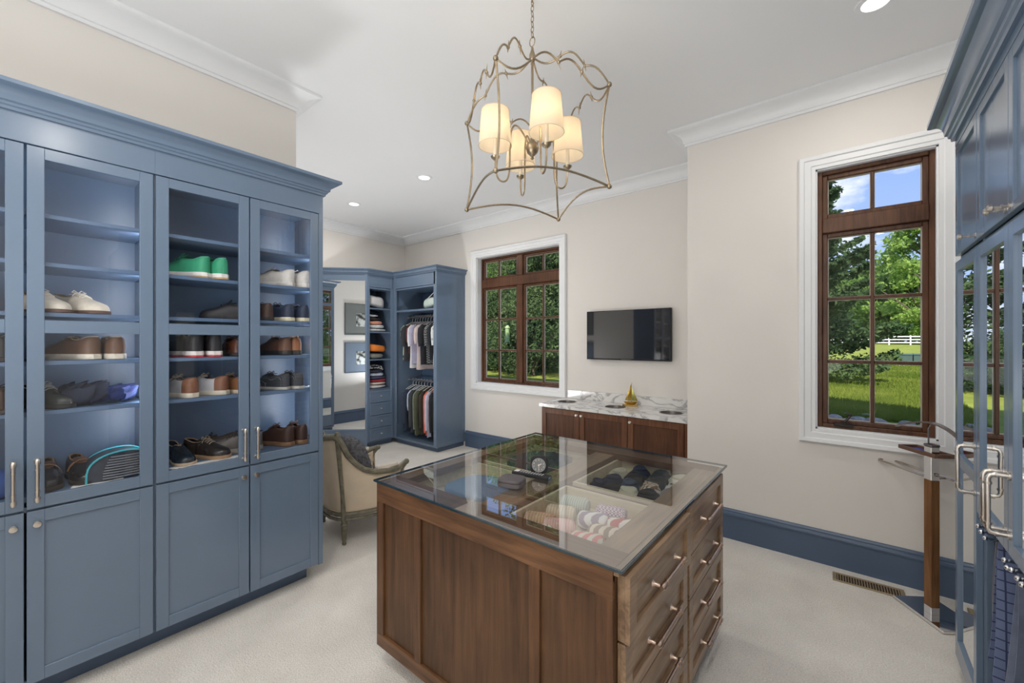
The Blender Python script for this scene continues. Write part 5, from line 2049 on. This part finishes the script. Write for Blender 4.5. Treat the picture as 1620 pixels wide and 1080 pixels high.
# netted shoe bag with turquoise piping
t = thing('netted_bag', 'dark ribbed bag with turquoise piping on the bottom shelf', 'bag', (-2.815, .395, Zs['b'] + .0005), R(2))
m = MB()
lo = []
for x, k in ((0, 1), (-.02, 1.0), (-.10, .98), (-.20, .90), (-.27, .7), (-.29, .4)):
    row = []
    for i in range(17):
        a = PI * i / 16
        row.append((x, -.115 * math.cos(a) * (.9 + .1 * k) * (1.25 if math.cos(a) > 0 else 1), .135 * k * math.sin(a) ** .55 + .002))
    lo.append(row)
m.loft(lo, closed=True)
m.build('body', mat('dark_net_cloth', (.035, .045, .065), .6, vary=.3, vscale=30), t, smooth=50)
for k in range(9):
    r_ = MB()
    z = .014 + k * .0125
    hw = .10 * math.sqrt(max(0.1, 1 - (z / .16) ** 2))
    r_.tube([(.004, -hw + .012, z), (.012, -hw * .3, z), (.012, hw * .5, z), (.004, hw * 1.1, z)], .0048, 6)
    r_.build('rib', mat('grey_rib', (.10, .115, .14), .35), t, smooth=True)
m = MB()
m.tube([(.006, -.115 * math.cos(PI * i / 20) * (1.25 if math.cos(PI * i / 20) > 0 else 1), .137 * math.sin(PI * i / 20) ** .55 + .003) for i in range(21)], .0045, 6)
m.tube([(-.15, -.113 * math.cos(PI * i / 20) * (1.2 if math.cos(PI * i / 20) > 0 else 1), .130 * math.sin(PI * i / 20) ** .55 + .004) for i in range(21)], .0030, 6)
m.build('piping', mat('turquoise_piping', (.06, .42, .50), .4), t, smooth=True)

# ------------------------------------------------------------------ garments on hangers


def garment(x, ytop, z_hook, spec, label, group, turn=0, idx=0):
    """hangs from a rod along X; its plane is Y-Z"""
    m_, ln, sl, th, wid = spec
    t = thing('hanging_shirt', label, 'shirt', (x, ytop, z_hook), R(turn), group)
    rnd = random.Random(idx * 17 + 3)
    ph = rnd.random() * 6
    # shoulders start .10 below the rod
    b = MB()
    loops = []
    n = 20
    for k in range(13):
        s = k / 12
        z = -.095 - s * ln
        hw = interp(s, [0, .03, .08, .14, .3, 1], [.045, .10, .16, wid * .92, wid, wid * 1.04])
        hx = interp(s, [0, .05, .15, .5, 1], [.014, th * .55, th * .8, th, th * .9])
        row = []
        for j in range(n):
            a = 2 * PI * j / n
            ca, sa = math.cos(a), math.sin(a)
            fold = 1 + (.35 * math.sin(a * 3 + ph) + .2 * math.sin(a * 5 + ph * 2)) * min(1, s * 2)
            row.append((hx * ca * fold, hw * sa * (1 + .03 * math.sin(s * 8 + ph)), z - .006 * math.sin(a * 4 + ph) * s - .06 * (abs(sa) ** 2) * max(0, .12 - s) / .12))
        loops.append(row)
    b.loft(loops)
    body = b.build('body', m_, t, smooth=70)
    for sg in (-1, 1):
        sv = MB()
        p = [(.0, sg * wid * .72, -.145), (.004, sg * wid * .96, -.20), (.008, sg * (wid * 1.02), -.28), (.010 + .01 * rnd.random(), sg * (wid * 1.02 + .005), -.20 - sl * .7), (.012, sg * (wid * .98 + .003), -.20 - sl)]
        lo = []
        for i, q in enumerate(p):
            rx = [th * .7, th * .95, th * .95, th * .85, th * .8][i]
            ry = [.045, .060, .062, .058, .054][i] * (1.0 if sl < .35 else .8)
            lo.append([(q[0] + rx * math.cos(2 * PI * j / 10), q[1] + ry * math.sin(2 * PI * j / 10), q[2] + (.02 * math.sin(2 * PI * j / 10) * sg * -1 if i > 2 else 0)) for j in range(10)])
        sv.loft(lo)
        sv.build('sleeve', m_, t, smooth=70)
    h = MB()
    h.tube([(0, .0, -.085), (0, 0, -.045), (0, .012, -.030), (0, .020, -.012), (0, .018, .006), (0, .004, .0165), (0, -.012, .012), (0, -.016, .0)], .0032, 6)
    h.tube([(0, -wid * .95, -.165), (0, -wid * .45, -.115), (0, 0, -.083), (0, wid * .45, -.115), (0, wid * .95, -.165)], [.005, .006, .007, .006, .005], 6)
    h.build('hanger', HANG, t, smooth=True)
    return t


HANG = mat('white_plastic_hanger', (.74, .74, .74), .4)
cm = lambda n_, c, v=.1: mat('cloth_' + n_, c, .88, vary=v, vscale=14)
UP = [
    (pattern('cloth_floral_green', 'spot', (.05, .06, .05), (.52, .56, .38), 16), .60, .24, .036, .20, 'green and black floral short-sleeved shirt, leftmost on the upper rod', -5.545),
    (cm('charcoal', (.035, .037, .042)), .62, .26, .030, .21, 'charcoal shirt behind the floral green one', -5.470),
    (cm('wine', (.10, .03, .035)), .50, .20, .022, .19, 'dark wine red shirt between charcoal and white shirts', -5.415),
    (cm('white', (.72, .71, .72)), .72, .26, .034, .21, 'white short-sleeved shirt left of the red one', -5.350),
    (cm('lilac', (.42, .42, .56)), .66, .24, .026, .20, 'lilac grey shirt touching the white one', -5.285),
    (cm('red', (.48, .025, .035)), .46, .16, .026, .17, 'bright red polo shirt on the upper rod', -5.215),
    (cm('pinkgrey', (.62, .52, .50)), .74, .22, .026, .20, 'pale pinkish grey shirt right of the red polo', -5.155),
    (cm('navyblack', (.018, .022, .035)), .66, .26, .034, .21, 'navy black shirt in the middle right of the upper rod', -5.085),
    (cm('black', (.012, .013, .016)), .60, .22, .026, .20, 'plain black shirt next to the gingham one', -5.020),
    (pattern('cloth_gingham', 'check', (.018, .019, .022), (.22, .23, .24), 55), .64, .25, .036, .21, 'black and grey gingham shirt on the upper rod', -4.950),
    (cm('ink', (.02, .024, .03)), .58, .24, .028, .20, 'ink dark shirt behind the white floral one', -4.875),
    (pattern('cloth_floral_white', 'spot', (.40, .46, .46), (.70, .73, .74), 18), .68, .24, .036, .21, 'white floral shirt, rightmost on the upper rod', -4.795),
]
for i, (m_, ln, sl, th, wid, lab, x) in enumerate(UP):
    garment(x, YH + .28, 2.0155, (m_, ln, sl, th, wid), lab, 'shirts on the upper rod', [8, -4, 5, 6, -3, 7, -5, 4, -6, 6, 3, 7][i], i)
LOW = [
    (cm('slate', (.05, .065, .10)), .70, .46, .036, .20, 'slate navy long-sleeved shirt, leftmost on the lower rod', -5.530),
    (cm('navy2', (.03, .042, .07)), .68, .46, .030, .20, 'navy long-sleeved shirt behind the pale blue one', -5.455),
    (cm('paleblue', (.46, .55, .70)), .44, .24, .026, .20, 'pale blue short-sleeved shirt on the lower rod', -5.385),
    (cm('charcoal2', (.05, .052, .058)), .70, .50, .034, .20, 'dark charcoal long-sleeved shirt on the lower rod', -5.315),
    (cm('sage', (.20, .25, .19)), .72, .52, .030, .20, 'sage green long-sleeved shirt on the lower rod', -5.240),
    (cm('olive', (.085, .092, .055)), .72, .50, .032, .20, 'olive long-sleeved shirt on the lower rod', -5.170),
    (cm('brownblack', (.045, .036, .028)), .70, .48, .034, .20, 'black brown jacket between the olive and coral shirts', -5.090),
    (cm('coral', (.70, .155, .095)), .70, .54, .032, .20, 'coral orange long-sleeved shirt on the lower rod', -4.995),
    (cm('lavender', (.56, .54, .66)), .72, .50, .026, .20, 'pale lavender shirt right of the coral one', -4.920),
    (cm('black2', (.012, .014, .017)), .70, .52, .036, .20, 'black long-sleeved shirt right of the lavender one', -4.850),
    (cm('black3', (.010, .011, .013)), .72, .50, .032, .20, 'black shirt, rightmost on the lower rod', -4.775),
]
for i, (m_, ln, sl, th, wid, lab, x) in enumerate(LOW):
    garment(x, YH + .28, .9955, (m_, ln * 1.02, sl, th, wid), lab, 'shirts on the lower rod', [6, -4, 8, -3, 5, -6, 4, 7, -3, 5, 3][i], i + 40)
folded('folded_blanket', 'pale green folded blanket on the shelf above the hanging shirts', 'blanket', (-4.86, YH + .22, 2.1055), (.40, .34, .14), mat('cloth_palegreen', (.50, .58, .54), .9), 0, 2.5, 11, tilt=(.12, 0))
h = MB()
h.tube([(-4.93, YH + .08, 2.25), (-4.80, YH + .10, 2.345), (-4.72, YH + .12, 2.395)], .004, 6)
h.tube([(-4.93, YH + .08, 2.25), (-4.84, YH + .10, 2.262), (-4.70, YH + .12, 2.27)], .004, 6)
h.tube([(-4.72, YH + .12, 2.395), (-4.70, YH + .12, 2.36), (-4.70, YH + .12, 2.27)], .004, 6)
tag(h.build('wire_hanger', HANG, smooth=True), 'white hanger lying on the pale green blanket', 'hanger')

# folded clothes in the drawer tower
TX, TY = XD - .20, 3.489 + .225
folded('folded_sweater', 'pale grey folded sweater on the top tower shelf', 'sweater', (TX, TY - .02, 2.1305), (.30, .36, .17), mat('cloth_palegrey', (.56, .55, .55), .9), 0, 2.3, 20, tilt=(0, -.12))
pile = [('white', (.68, .69, .68), .05, 'white folded shirt at the bottom of the second shelf pile'), ('whitegrey', (.55, .58, .58), .05, 'grey white folded shirt in the second shelf pile'),
        ('salmon', (.62, .27, .18), .05, 'salmon folded shirt in the second shelf pile'), ('blk', (.025, .022, .024), .05, 'black folded shirt near the top of the second shelf pile'), ('whitetop', (.66, .68, .66), .035, 'white folded shirt on top of the second shelf pile, pushed left')]
z = 1.7655
for i, (n_, c_, h_, lab) in enumerate(pile):
    folded('folded_shirt', lab, 'shirt', (TX, TY - .018 * i, z), (.28, .37 - .035 * i, h_), cm('pile_' + n_, c_, .2), 0, 3, 30 + i, 'folded shirts on the second tower shelf')
    z += h_ * 1.16
folded('folded_sweater', 'grey green folded sweater under the orange one', 'sweater', (TX, TY - .02, 1.3405), (.30, .34, .085), mat('cloth_greygreen', (.20, .21, .19), .9), 0, 2.6, 41)
folded('folded_sweater', 'orange folded sweater on the third tower shelf', 'sweater', (TX, TY - .01, 1.440), (.30, .37, .13), mat('cloth_orange', (.78, .22, .035), .9), 0, 2.4, 42, tilt=(0, -.06))
pile = [('a', (.66, .62, .60), .05, 'white folded shirt at the bottom of the lowest shelf pile', .02, .33), ('b', (.64, .55, .48), .04, 'cream folded shirt second from bottom in the lowest shelf pile', .04, .28), ('c', (.33, .03, .045), .04, 'crimson folded shirt in the lowest shelf pile', .04, .28),
        ('d', (.06, .07, .14), .04, 'navy folded shirt in the lowest shelf pile', .03, .30), ('e', (.46, .50, .60), .05, 'pale blue folded shirt in the lowest shelf pile', .0, .27), ('f', (.035, .035, .06), .045, 'dark folded shirt near the top of the lowest shelf pile', -.03, .30)]
z = .8805
for i, (n_, c_, h_, lab, dy, wd_) in enumerate(pile):
    folded('folded_shirt', lab, 'shirt', (TX, TY + dy, z), (.28, wd_, h_), cm('low_' + n_, c_, .2), 0, 3, 50 + i, 'folded shirts on the lowest tower shelf')
    z += h_ * 1.12
t = thing('printed_shirt', 'black folded T-shirt with white lettering on top of the lowest shelf pile', 'shirt', (TX, TY - .04, z), 0)
o = folded('cloth', '', '', (0, 0, 0), (.28, .34, .07), cm('low_black', (.014, .016, .022)), 0, 2.6, 60)
for k in ('label', 'category'):
    del o[k]
o.parent = t
v, fcs = text_mesh('ENUCOLE', .085, .001)
lt = MB()
Mt = Matrix.Translation((.135, -.03, .045)) @ Matrix.Rotation(R(90), 4, 'Z') @ Matrix.Rotation(R(60), 4, 'X') @ Matrix.Scale(.75, 4, (1, 0, 0))
lt.add([(p[0], p[1] - .25 * p[0] ** 2 * 4, p[2]) for p in v], fcs, Mt)
lt.build('lettering', mat('white_print', (.70, .73, .70), .7), t)

# ------------------------------------------------------------------ outdoors
GZ0 = .60


def gz(x, y):
    return GZ0 + .0087 * max(0, y - 6)


GRASS = leafmat('lawn_green', (.13, .19, .028), (.26, .31, .06), .6)
b = MB()
xs = [-120, -60, -30, -15, -8, -4, -2, 0, 2, 4, 8, 15, 30, 60]
ys = [4.9, 6, 8, 12, 18, 26, 40, 60, 80, 120]
vs = [(x, y, gz(x, y)) for y in ys for x in xs]
n = len(xs)
fs = [(j * n + i, j * n + i + 1, (j + 1) * n + i + 1, (j + 1) * n + i) for j in range(len(ys) - 1) for i in range(n - 1)]
b.add(vs, fs)
gm, t_, bs_ = new_mat('lawn')
tc = t_.nodes.new('ShaderNodeTexCoord')
n1 = t_.nodes.new('ShaderNodeTexNoise')
n1.inputs['Scale'].default_value = 1.1
n1.inputs['Detail'].default_value = 8
n1.inputs['Roughness'].default_value = .75
t_.links.new(tc.outputs['Object'], n1.inputs['Vector'])
rp = t_.nodes.new('ShaderNodeValToRGB')
rp.color_ramp.elements[0].position = .35
rp.color_ramp.elements[0].color = (.15, .195, .030, 1)
rp.color_ramp.elements[1].position = .68
rp.color_ramp.elements[1].color = (.34, .37, .075, 1)
t_.links.new(n1.outputs['Fac'], rp.inputs['Fac'])
t_.links.new(rp.outputs[0], bs_.inputs['Base Color'])
bs_.inputs['Roughness'].default_value = .95
bs_.inputs['Specular IOR Level'].default_value = .1
lawn = b.build('lawn_ground', gm)
struct(lawn)

# grass blades in the strip seen through the right-hand window
rg = np.random.RandomState(5)
NB = 42000
yy = 7.0 + 16 * rg.rand(NB) ** 1.6
xx = yy * (-.06 + .20 * rg.rand(NB))
hh = .035 + .035 * rg.rand(NB)
aa = rg.rand(NB) * 2 * PI
lx, ly = (rg.rand(NB) - .5) * .05, (rg.rand(NB) - .5) * .05
wv_ = .004 + .0012 * (yy - 6)
zz = GZ0 + .0087 * np.maximum(0, yy - 6)
V = np.zeros((NB, 3, 3))
V[:, 0] = np.stack([xx - wv_ * np.cos(aa), yy - wv_ * np.sin(aa), zz], 1)
V[:, 1] = np.stack([xx + wv_ * np.cos(aa), yy + wv_ * np.sin(aa), zz], 1)
V[:, 2] = np.stack([xx + lx, yy + ly, zz + hh], 1)


def tri_mesh(name, V, m, parent=None, smooth=False):
    """V: (n,k,3) polygons of k corners"""
    nn, kk = V.shape[:2]
    me = bpy.data.meshes.new(name)
    me.vertices.add(nn * kk)
    me.vertices.foreach_set('co', V.reshape(-1).astype(np.float32))
    me.loops.add(nn * kk)
    me.loops.foreach_set('vertex_index', np.arange(nn * kk, dtype=np.int32))
    me.polygons.add(nn)
    me.polygons.foreach_set('loop_start', np.arange(0, nn * kk, kk, dtype=np.int32))
    me.update(calc_edges=True)
    me.materials.append(m)
    return obj(name, me, parent)


g = tri_mesh('grass_blades', V, GRASS)
g['kind'] = 'stuff'
tag(g, 'short green grass blades on the lawn outside the right-hand window', 'grass')

# stones in the bed under the right-hand window
ST = mat('grey_field_stone', (.30, .28, .25), .9, vary=.35, vscale=12, bump=.4, bscale=40)
rnd = random.Random(12)
for i in range(26):
    y = 6.5 + rnd.random() * .8
    x = y * (-.055 + .165 * (i + .5) / 26) + rnd.uniform(-.03, .03)
    s_ = rnd.uniform(.05, .11)
    m = MB()
    m.ball((0, 0, s_ * .35), (s_, s_ * .8, s_ * .55), 8, 6)
    m.v = [(p[0] * (1 + .2 * math.sin(p[1] * 40 + i)), p[1] * (1 + .2 * math.sin(p[2] * 50 + i)), p[2]) for p in m.v]
    o = m.build('garden_stone', ST, None, smooth=35, loc=(x, y, gz(x, y) - .02))
    o.rotation_euler = (0, 0, rnd.random() * 6)
    tag(o, 'grey fieldstone in the edging under the right-hand window, %s from the left' % ('first second third fourth fifth sixth seventh eighth ninth tenth eleventh twelfth thirteenth fourteenth fifteenth sixteenth seventeenth eighteenth nineteenth twentieth twenty-first twenty-second twenty-third twenty-fourth twenty-fifth twenty-sixth'.split()[i]), 'stone', 'stones edging the lawn under the window')

# utility boxes
for i, (x0, x1, y, h_, lab) in enumerate(((1.36, 1.78, 21.0, .44, 'dark green utility box on the lawn, left of two'), (1.82, 2.35, 21.2, .44, 'dark green utility box on the lawn, right of two'))):
    t = thing('utility_box', lab, 'utility box', ((x0 + x1) / 2, y, gz(0, y)), 0, 'green utility boxes on the lawn')
    w = (x1 - x0) / 2
    UB = mat('utility_green', (.055, .10, .085), .6)
    MB().box((-w, -.3, 0), (w, .3, h_ - .06), .01).build('housing', UB, t)
    MB().box((-w - .01, -.32, h_ - .06), (w + .01, .32, h_), .015).build('lid', mat('utility_green_lid', (.075, .13, .11), .55), t)
    MB().box((-w - .08, -.40, -.06), (w + .08, .40, .02)).build('pad', mat('concrete_pad', (.42, .40, .37), .9), t)

# paddock fence
t = thing('paddock_fence', 'white three-rail paddock fence beyond the lawn', 'fence', (6, 72, gz(0, 72)))
FW = mat('white_fence_paint', (.80, .80, .78), .7)
pm = rm = None
for i in range(11):
    x = -10 + i * 2.0
    if pm is None:
        pm = MB().box((-.07, -.07, -.1), (.07, .07, 1.22), .01).build('post', FW, t, loc=(x, 0, 0)).data
    else:
        obj('post', pm, t, (x, 0, 0))
for i in range(10):
    for z in (.30, .68, 1.06):
        x = -9 + i * 2.0
        if rm is None:
            rm = MB().box((-1.0, -.11, -.07), (1.0, -.07, .07)).build('rail', FW, t, loc=(x, 0, z)).data
        else:
            obj('rail', rm, t, (x, 0, z))

# trees
LV = [leafmat('leaf_mid', (.11, .22, .05), (.26, .38, .10), 1.2), leafmat('leaf_light', (.18, .32, .06), (.38, .50, .14), 1.0), leafmat('leaf_dark', (.055, .10, .040), (.17, .235, .095), 1.2), leafmat('needle', (.045, .090, .040), (.13, .20, .080), 1.6)]
BARK = mat('grey_brown_bark', (.10, .075, .055), .95, vary=.35, vscale=10, bump=.6, bscale=20)


def leaves(cent, size, seed, flat=.0):
    r = np.random.RandomState(seed)
    n = len(cent)
    d1 = r.randn(n, 3)
    d1[:, 2] *= (1 - flat)
    d1 /= np.linalg.norm(d1, axis=1)[:, None]
    d2 = r.randn(n, 3)
    d2 -= (d2 * d1).sum(1)[:, None] * d1
    d2 /= np.linalg.norm(d2, axis=1)[:, None]
    s = (size * (.6 + .8 * r.rand(n)))[:, None]
    V = np.stack([cent - d1 * s, cent + d2 * s * .45, cent + d1 * s, cent - d2 * s * .45], 1)
    return V


def tree_decid(name, h, rad, trunk_h, nleaf, lm, seed, leaf=.10, clumps=40, openness=.55):
    r = np.random.RandomState(seed)
    t = thing(name, '', 'tree')
    tb = MB()
    tr_r = h * .017
    tb.tube([(0, 0, -.2), (.03 * h * .1, 0, trunk_h), (-.02 * h * .1, .1, h * .6), (.05, 0, h * .9)], [tr_r * 1.3, tr_r, tr_r * .6, tr_r * .15], 8)
    tips = []
    for i in range(clumps):
        u = r.rand()
        z = trunk_h * .8 + (h - trunk_h * .8) * (u ** .9)
        k = math.sin(PI * min(1, max(0.05, (z - trunk_h * .5) / (h - trunk_h * .5)) ** .75)) * rad
        a = r.rand() * 2 * PI
        q = k * (.45 + .55 * math.sqrt(r.rand()))
        tips.append((q * math.cos(a), q * math.sin(a), z))
    for tp in tips[:clumps // 2]:
        z0 = max(trunk_h * .6, tp[2] - (abs(tp[0]) + abs(tp[1])) * .8)
        tb.tube([(0, 0, z0), (tp[0] * .5, tp[1] * .5, (z0 + tp[2]) / 2 + .15), tp], [tr_r * .5, tr_r * .3, tr_r * .1], 5)
    tb.build('trunk', BARK, t, smooth=True)
    T_ = np.array(tips)
    idx = r.randint(0, len(T_), nleaf)
    cs = rad * openness * .62
    off = r.randn(nleaf, 3)
    off /= np.linalg.norm(off, axis=1)[:, None]
    off *= (cs * r.rand(nleaf) ** .45)[:, None]
    off[:, 2] *= .6
    f = tri_mesh('foliage', leaves(T_[idx] + off, leaf, seed + 1), lm, t)
    f['kind'] = 'stuff'
    return t


def tree_conifer(name, h, rad, nleaf, lm, seed, base=.2, leaf=.07):
    r = np.random.RandomState(seed)
    t = thing(name, '', 'tree')
    tb = MB()
    tb.tube([(0, 0, -.2), (0, 0, h * .5), (0, 0, h)], [h * .022, h * .014, .01], 8)
    C_ = []
    nb = int(h * 17)
    per = nleaf // nb
    for i in range(nb):
        u = (i + r.rand()) / nb
        z = base + (h - base) * u ** 1.15
        L = rad * (1 - u) ** .8 * (.75 + .45 * r.rand()) + .12
        a = r.rand() * 2 * PI
        droop = -.15 + .45 * u
        s = r.rand(per) ** .65
        w_ = .16 * L * (1.1 - s) + .05
        along = s * L
        lat = r.randn(per) * w_
        ver = r.randn(per) * w_ * .35 + along * droop + .25 * along * s
        C_.append(np.stack([np.cos(a) * along - np.sin(a) * lat, np.sin(a) * along + np.cos(a) * lat, z + ver], 1))
        if i % 3 == 0:
            tb.tube([(0, 0, z), (math.cos(a) * L * .9, math.sin(a) * L * .9, z + L * .9 * droop + .2 * L)], [.018, .005], 4)
    tb.build('trunk', BARK, t, smooth=True)
    f = tri_mesh('foliage', leaves(np.concatenate(C_), leaf, seed + 2, .3), lm, t)
    f['kind'] = 'stuff'
    return t


con = tree_conifer('evergreen_tree', 5.9, 1.75, 46000, LV[3], 11, base=.15, leaf=.052)
con.location = (-.72, 12, gz(0, 12))
con['label'] = 'dark evergreen tree just outside the right-hand window, on the left'
d1 = tree_decid('leafy_tree', 18.5, 6.2, 3.0, 9000, LV[1], 21, leaf=.30, clumps=70, openness=.40)
d1.location = (8.0, 78, gz(0, 78))
d1['label'] = 'tall open light green tree on the right behind the paddock fence'
d2 = tree_decid('leafy_tree', 7.5, 3.6, .8, 12000, LV[1], 22, leaf=.17, clumps=52, openness=.7)
d2.location = (9.6, 76, gz(0, 76))
d2['label'] = 'bright bushy tree just behind the paddock fence, at the right pane edge'
d3 = tree_decid('leafy_tree', 10, 4.6, .5, 12000, LV[0], 23, leaf=.24, clumps=60, openness=.7)
d3.location = (4.6, 86, gz(0, 86))
d3['label'] = 'tree just behind the white paddock fence, centre of the right panes'
for i, (x, y, s_, lab) in enumerate(((1.2, 90, 1.0, 'tree behind the white fence, left end by the evergreen'), (9.2, 88, 1.1, 'tree behind the white fence, right end of the view'), (6.8, 96, 1.35, 'taller tree in the second row behind the white fence'),
                                     (-3.5, 92, 1.2, 'tree behind the fence hidden mostly by the evergreen'), (14, 94, 1.2, 'tree beyond the fence at the far right'), (2.6, 100, 1.3, 'tall tree in the second row behind the fence, left of centre'))):
    q = dup(d3, (x, y, gz(0, y)), i * 1.3, lab, 'trees behind the paddock fence')
    q.scale = (s_, s_, s_)
d3['group'] = 'trees behind the paddock fence'

# woodland outside the far window
w0 = tree_decid('woodland_tree', 6.6, 2.3, 1.6, 34000, LV[2], 31, leaf=.058, clumps=70, openness=.6)
w1 = tree_decid('woodland_tree', 6.0, 2.4, 0.8, 34000, LV[0], 32, leaf=.058, clumps=70, openness=.6)
w2 = tree_conifer('woodland_evergreen', 6.2, 1.8, 40000, LV[3], 33, base=.1, leaf=.05)
w3 = tree_decid('understorey_shrub', 2.6, 1.4, .2, 14000, LV[2], 34, leaf=.045, clumps=40, openness=.6)
WT = [(w2, -7.7, 11.0, 'evergreen in the left panes of the far window'), (w0, -8.4, 12.5, 'dark tree behind the evergreen in the far window, left'), (w1, -11.0, 13.5, 'tree at the left edge of the far window view'),
      (w2, -10.6, 13.6, 'evergreen in the middle panes of the far window'), (w2, -10.2, 15.6, 'evergreen right of the post in the far window'), (w0, -13.6, 16.6, 'dark tree in the second row, far window middle'),
      (w1, -14.6, 18.4, 'tree in the second row, far window left of centre'), (w2, -12.4, 19.0, 'evergreen in the second row, far window right panes'), (w0, -17.6, 19.6, 'dark tree in the third row of the far window woodland'),
      (w1, -12.6, 16.2, 'lighter tree right of centre in the far window'), (w0, -16.0, 23.0, 'dark tree deep in the far window woodland, right'), (w1, -19.0, 24.5, 'tree deep in the far window woodland, middle'),
      (w0, -22.5, 24.0, 'dark tree deep in the far window woodland, left'), (w1, -15.0, 25.5, 'tree deep in the woodland at the far window right edge'), (w2, -20.5, 21.5, 'evergreen at the left rear of the far window woodland'),
      (w3, -8.9, 10.6, 'low shrub in the bottom left panes of the far window'), (w3, -9.9, 13.0, 'low shrub in the bottom middle panes of the far window'), (w3, -8.2, 13.2, 'low shrub in the bottom right panes of the far window'),
      (w3, -7.0, 9.6, 'low shrub nearest the far window, by the post'), (w3, -9.6, 10.8, 'low shrub at the left edge of the far window view'), (w3, -11.4, 16.6, 'low shrub in the second row of the far window woodland'), (w3, -11.6, 14.4, 'low shrub behind the middle evergreen of the far window')]
seen = set()
for i, (w_, x, y, lab) in enumerate(WT):
    if w_.name not in seen:
        seen.add(w_.name)
        w_.location = (x, y, gz(x, y))
        w_['label'] = lab
        w_['group'] = 'woodland outside the far window'
    else:
        q = dup(w_, (x, y, gz(x, y)), i * 1.7, lab, 'woodland outside the far window')
        s_ = .85 + .3 * ((i * 37) % 10) / 10
        q.scale = (s_, s_, s_)

# bird feeder hanging among the trees outside the far window
t = thing('bird_feeder', 'green tube bird feeder outside the far window', 'bird feeder', (-6.65, 8.0, 1.62))
fg = mat('feeder_green', (.30, .42, .18), .5)
m = MB()
m.lathe([(.0, -.02), (.07, -.02), (.07, .0), (.055, .0), (.055, .33), (.07, .33), (.03, .40), (.0, .40)], 14)
m.build('tube', fg, t, smooth=40)
MB().lathe([(.0, -.055), (.11, -.055), (.11, -.045), (.0, -.045)], 16).build('tray', mat('feeder_tray_green', (.10, .26, .20), .5), t)
m = MB()
m.tube([(0, 0, .40), (0, 0, 1.6), (.5, .4, 2.2)], .006, 5)
m.build('hanging_wire', DARKM, t)
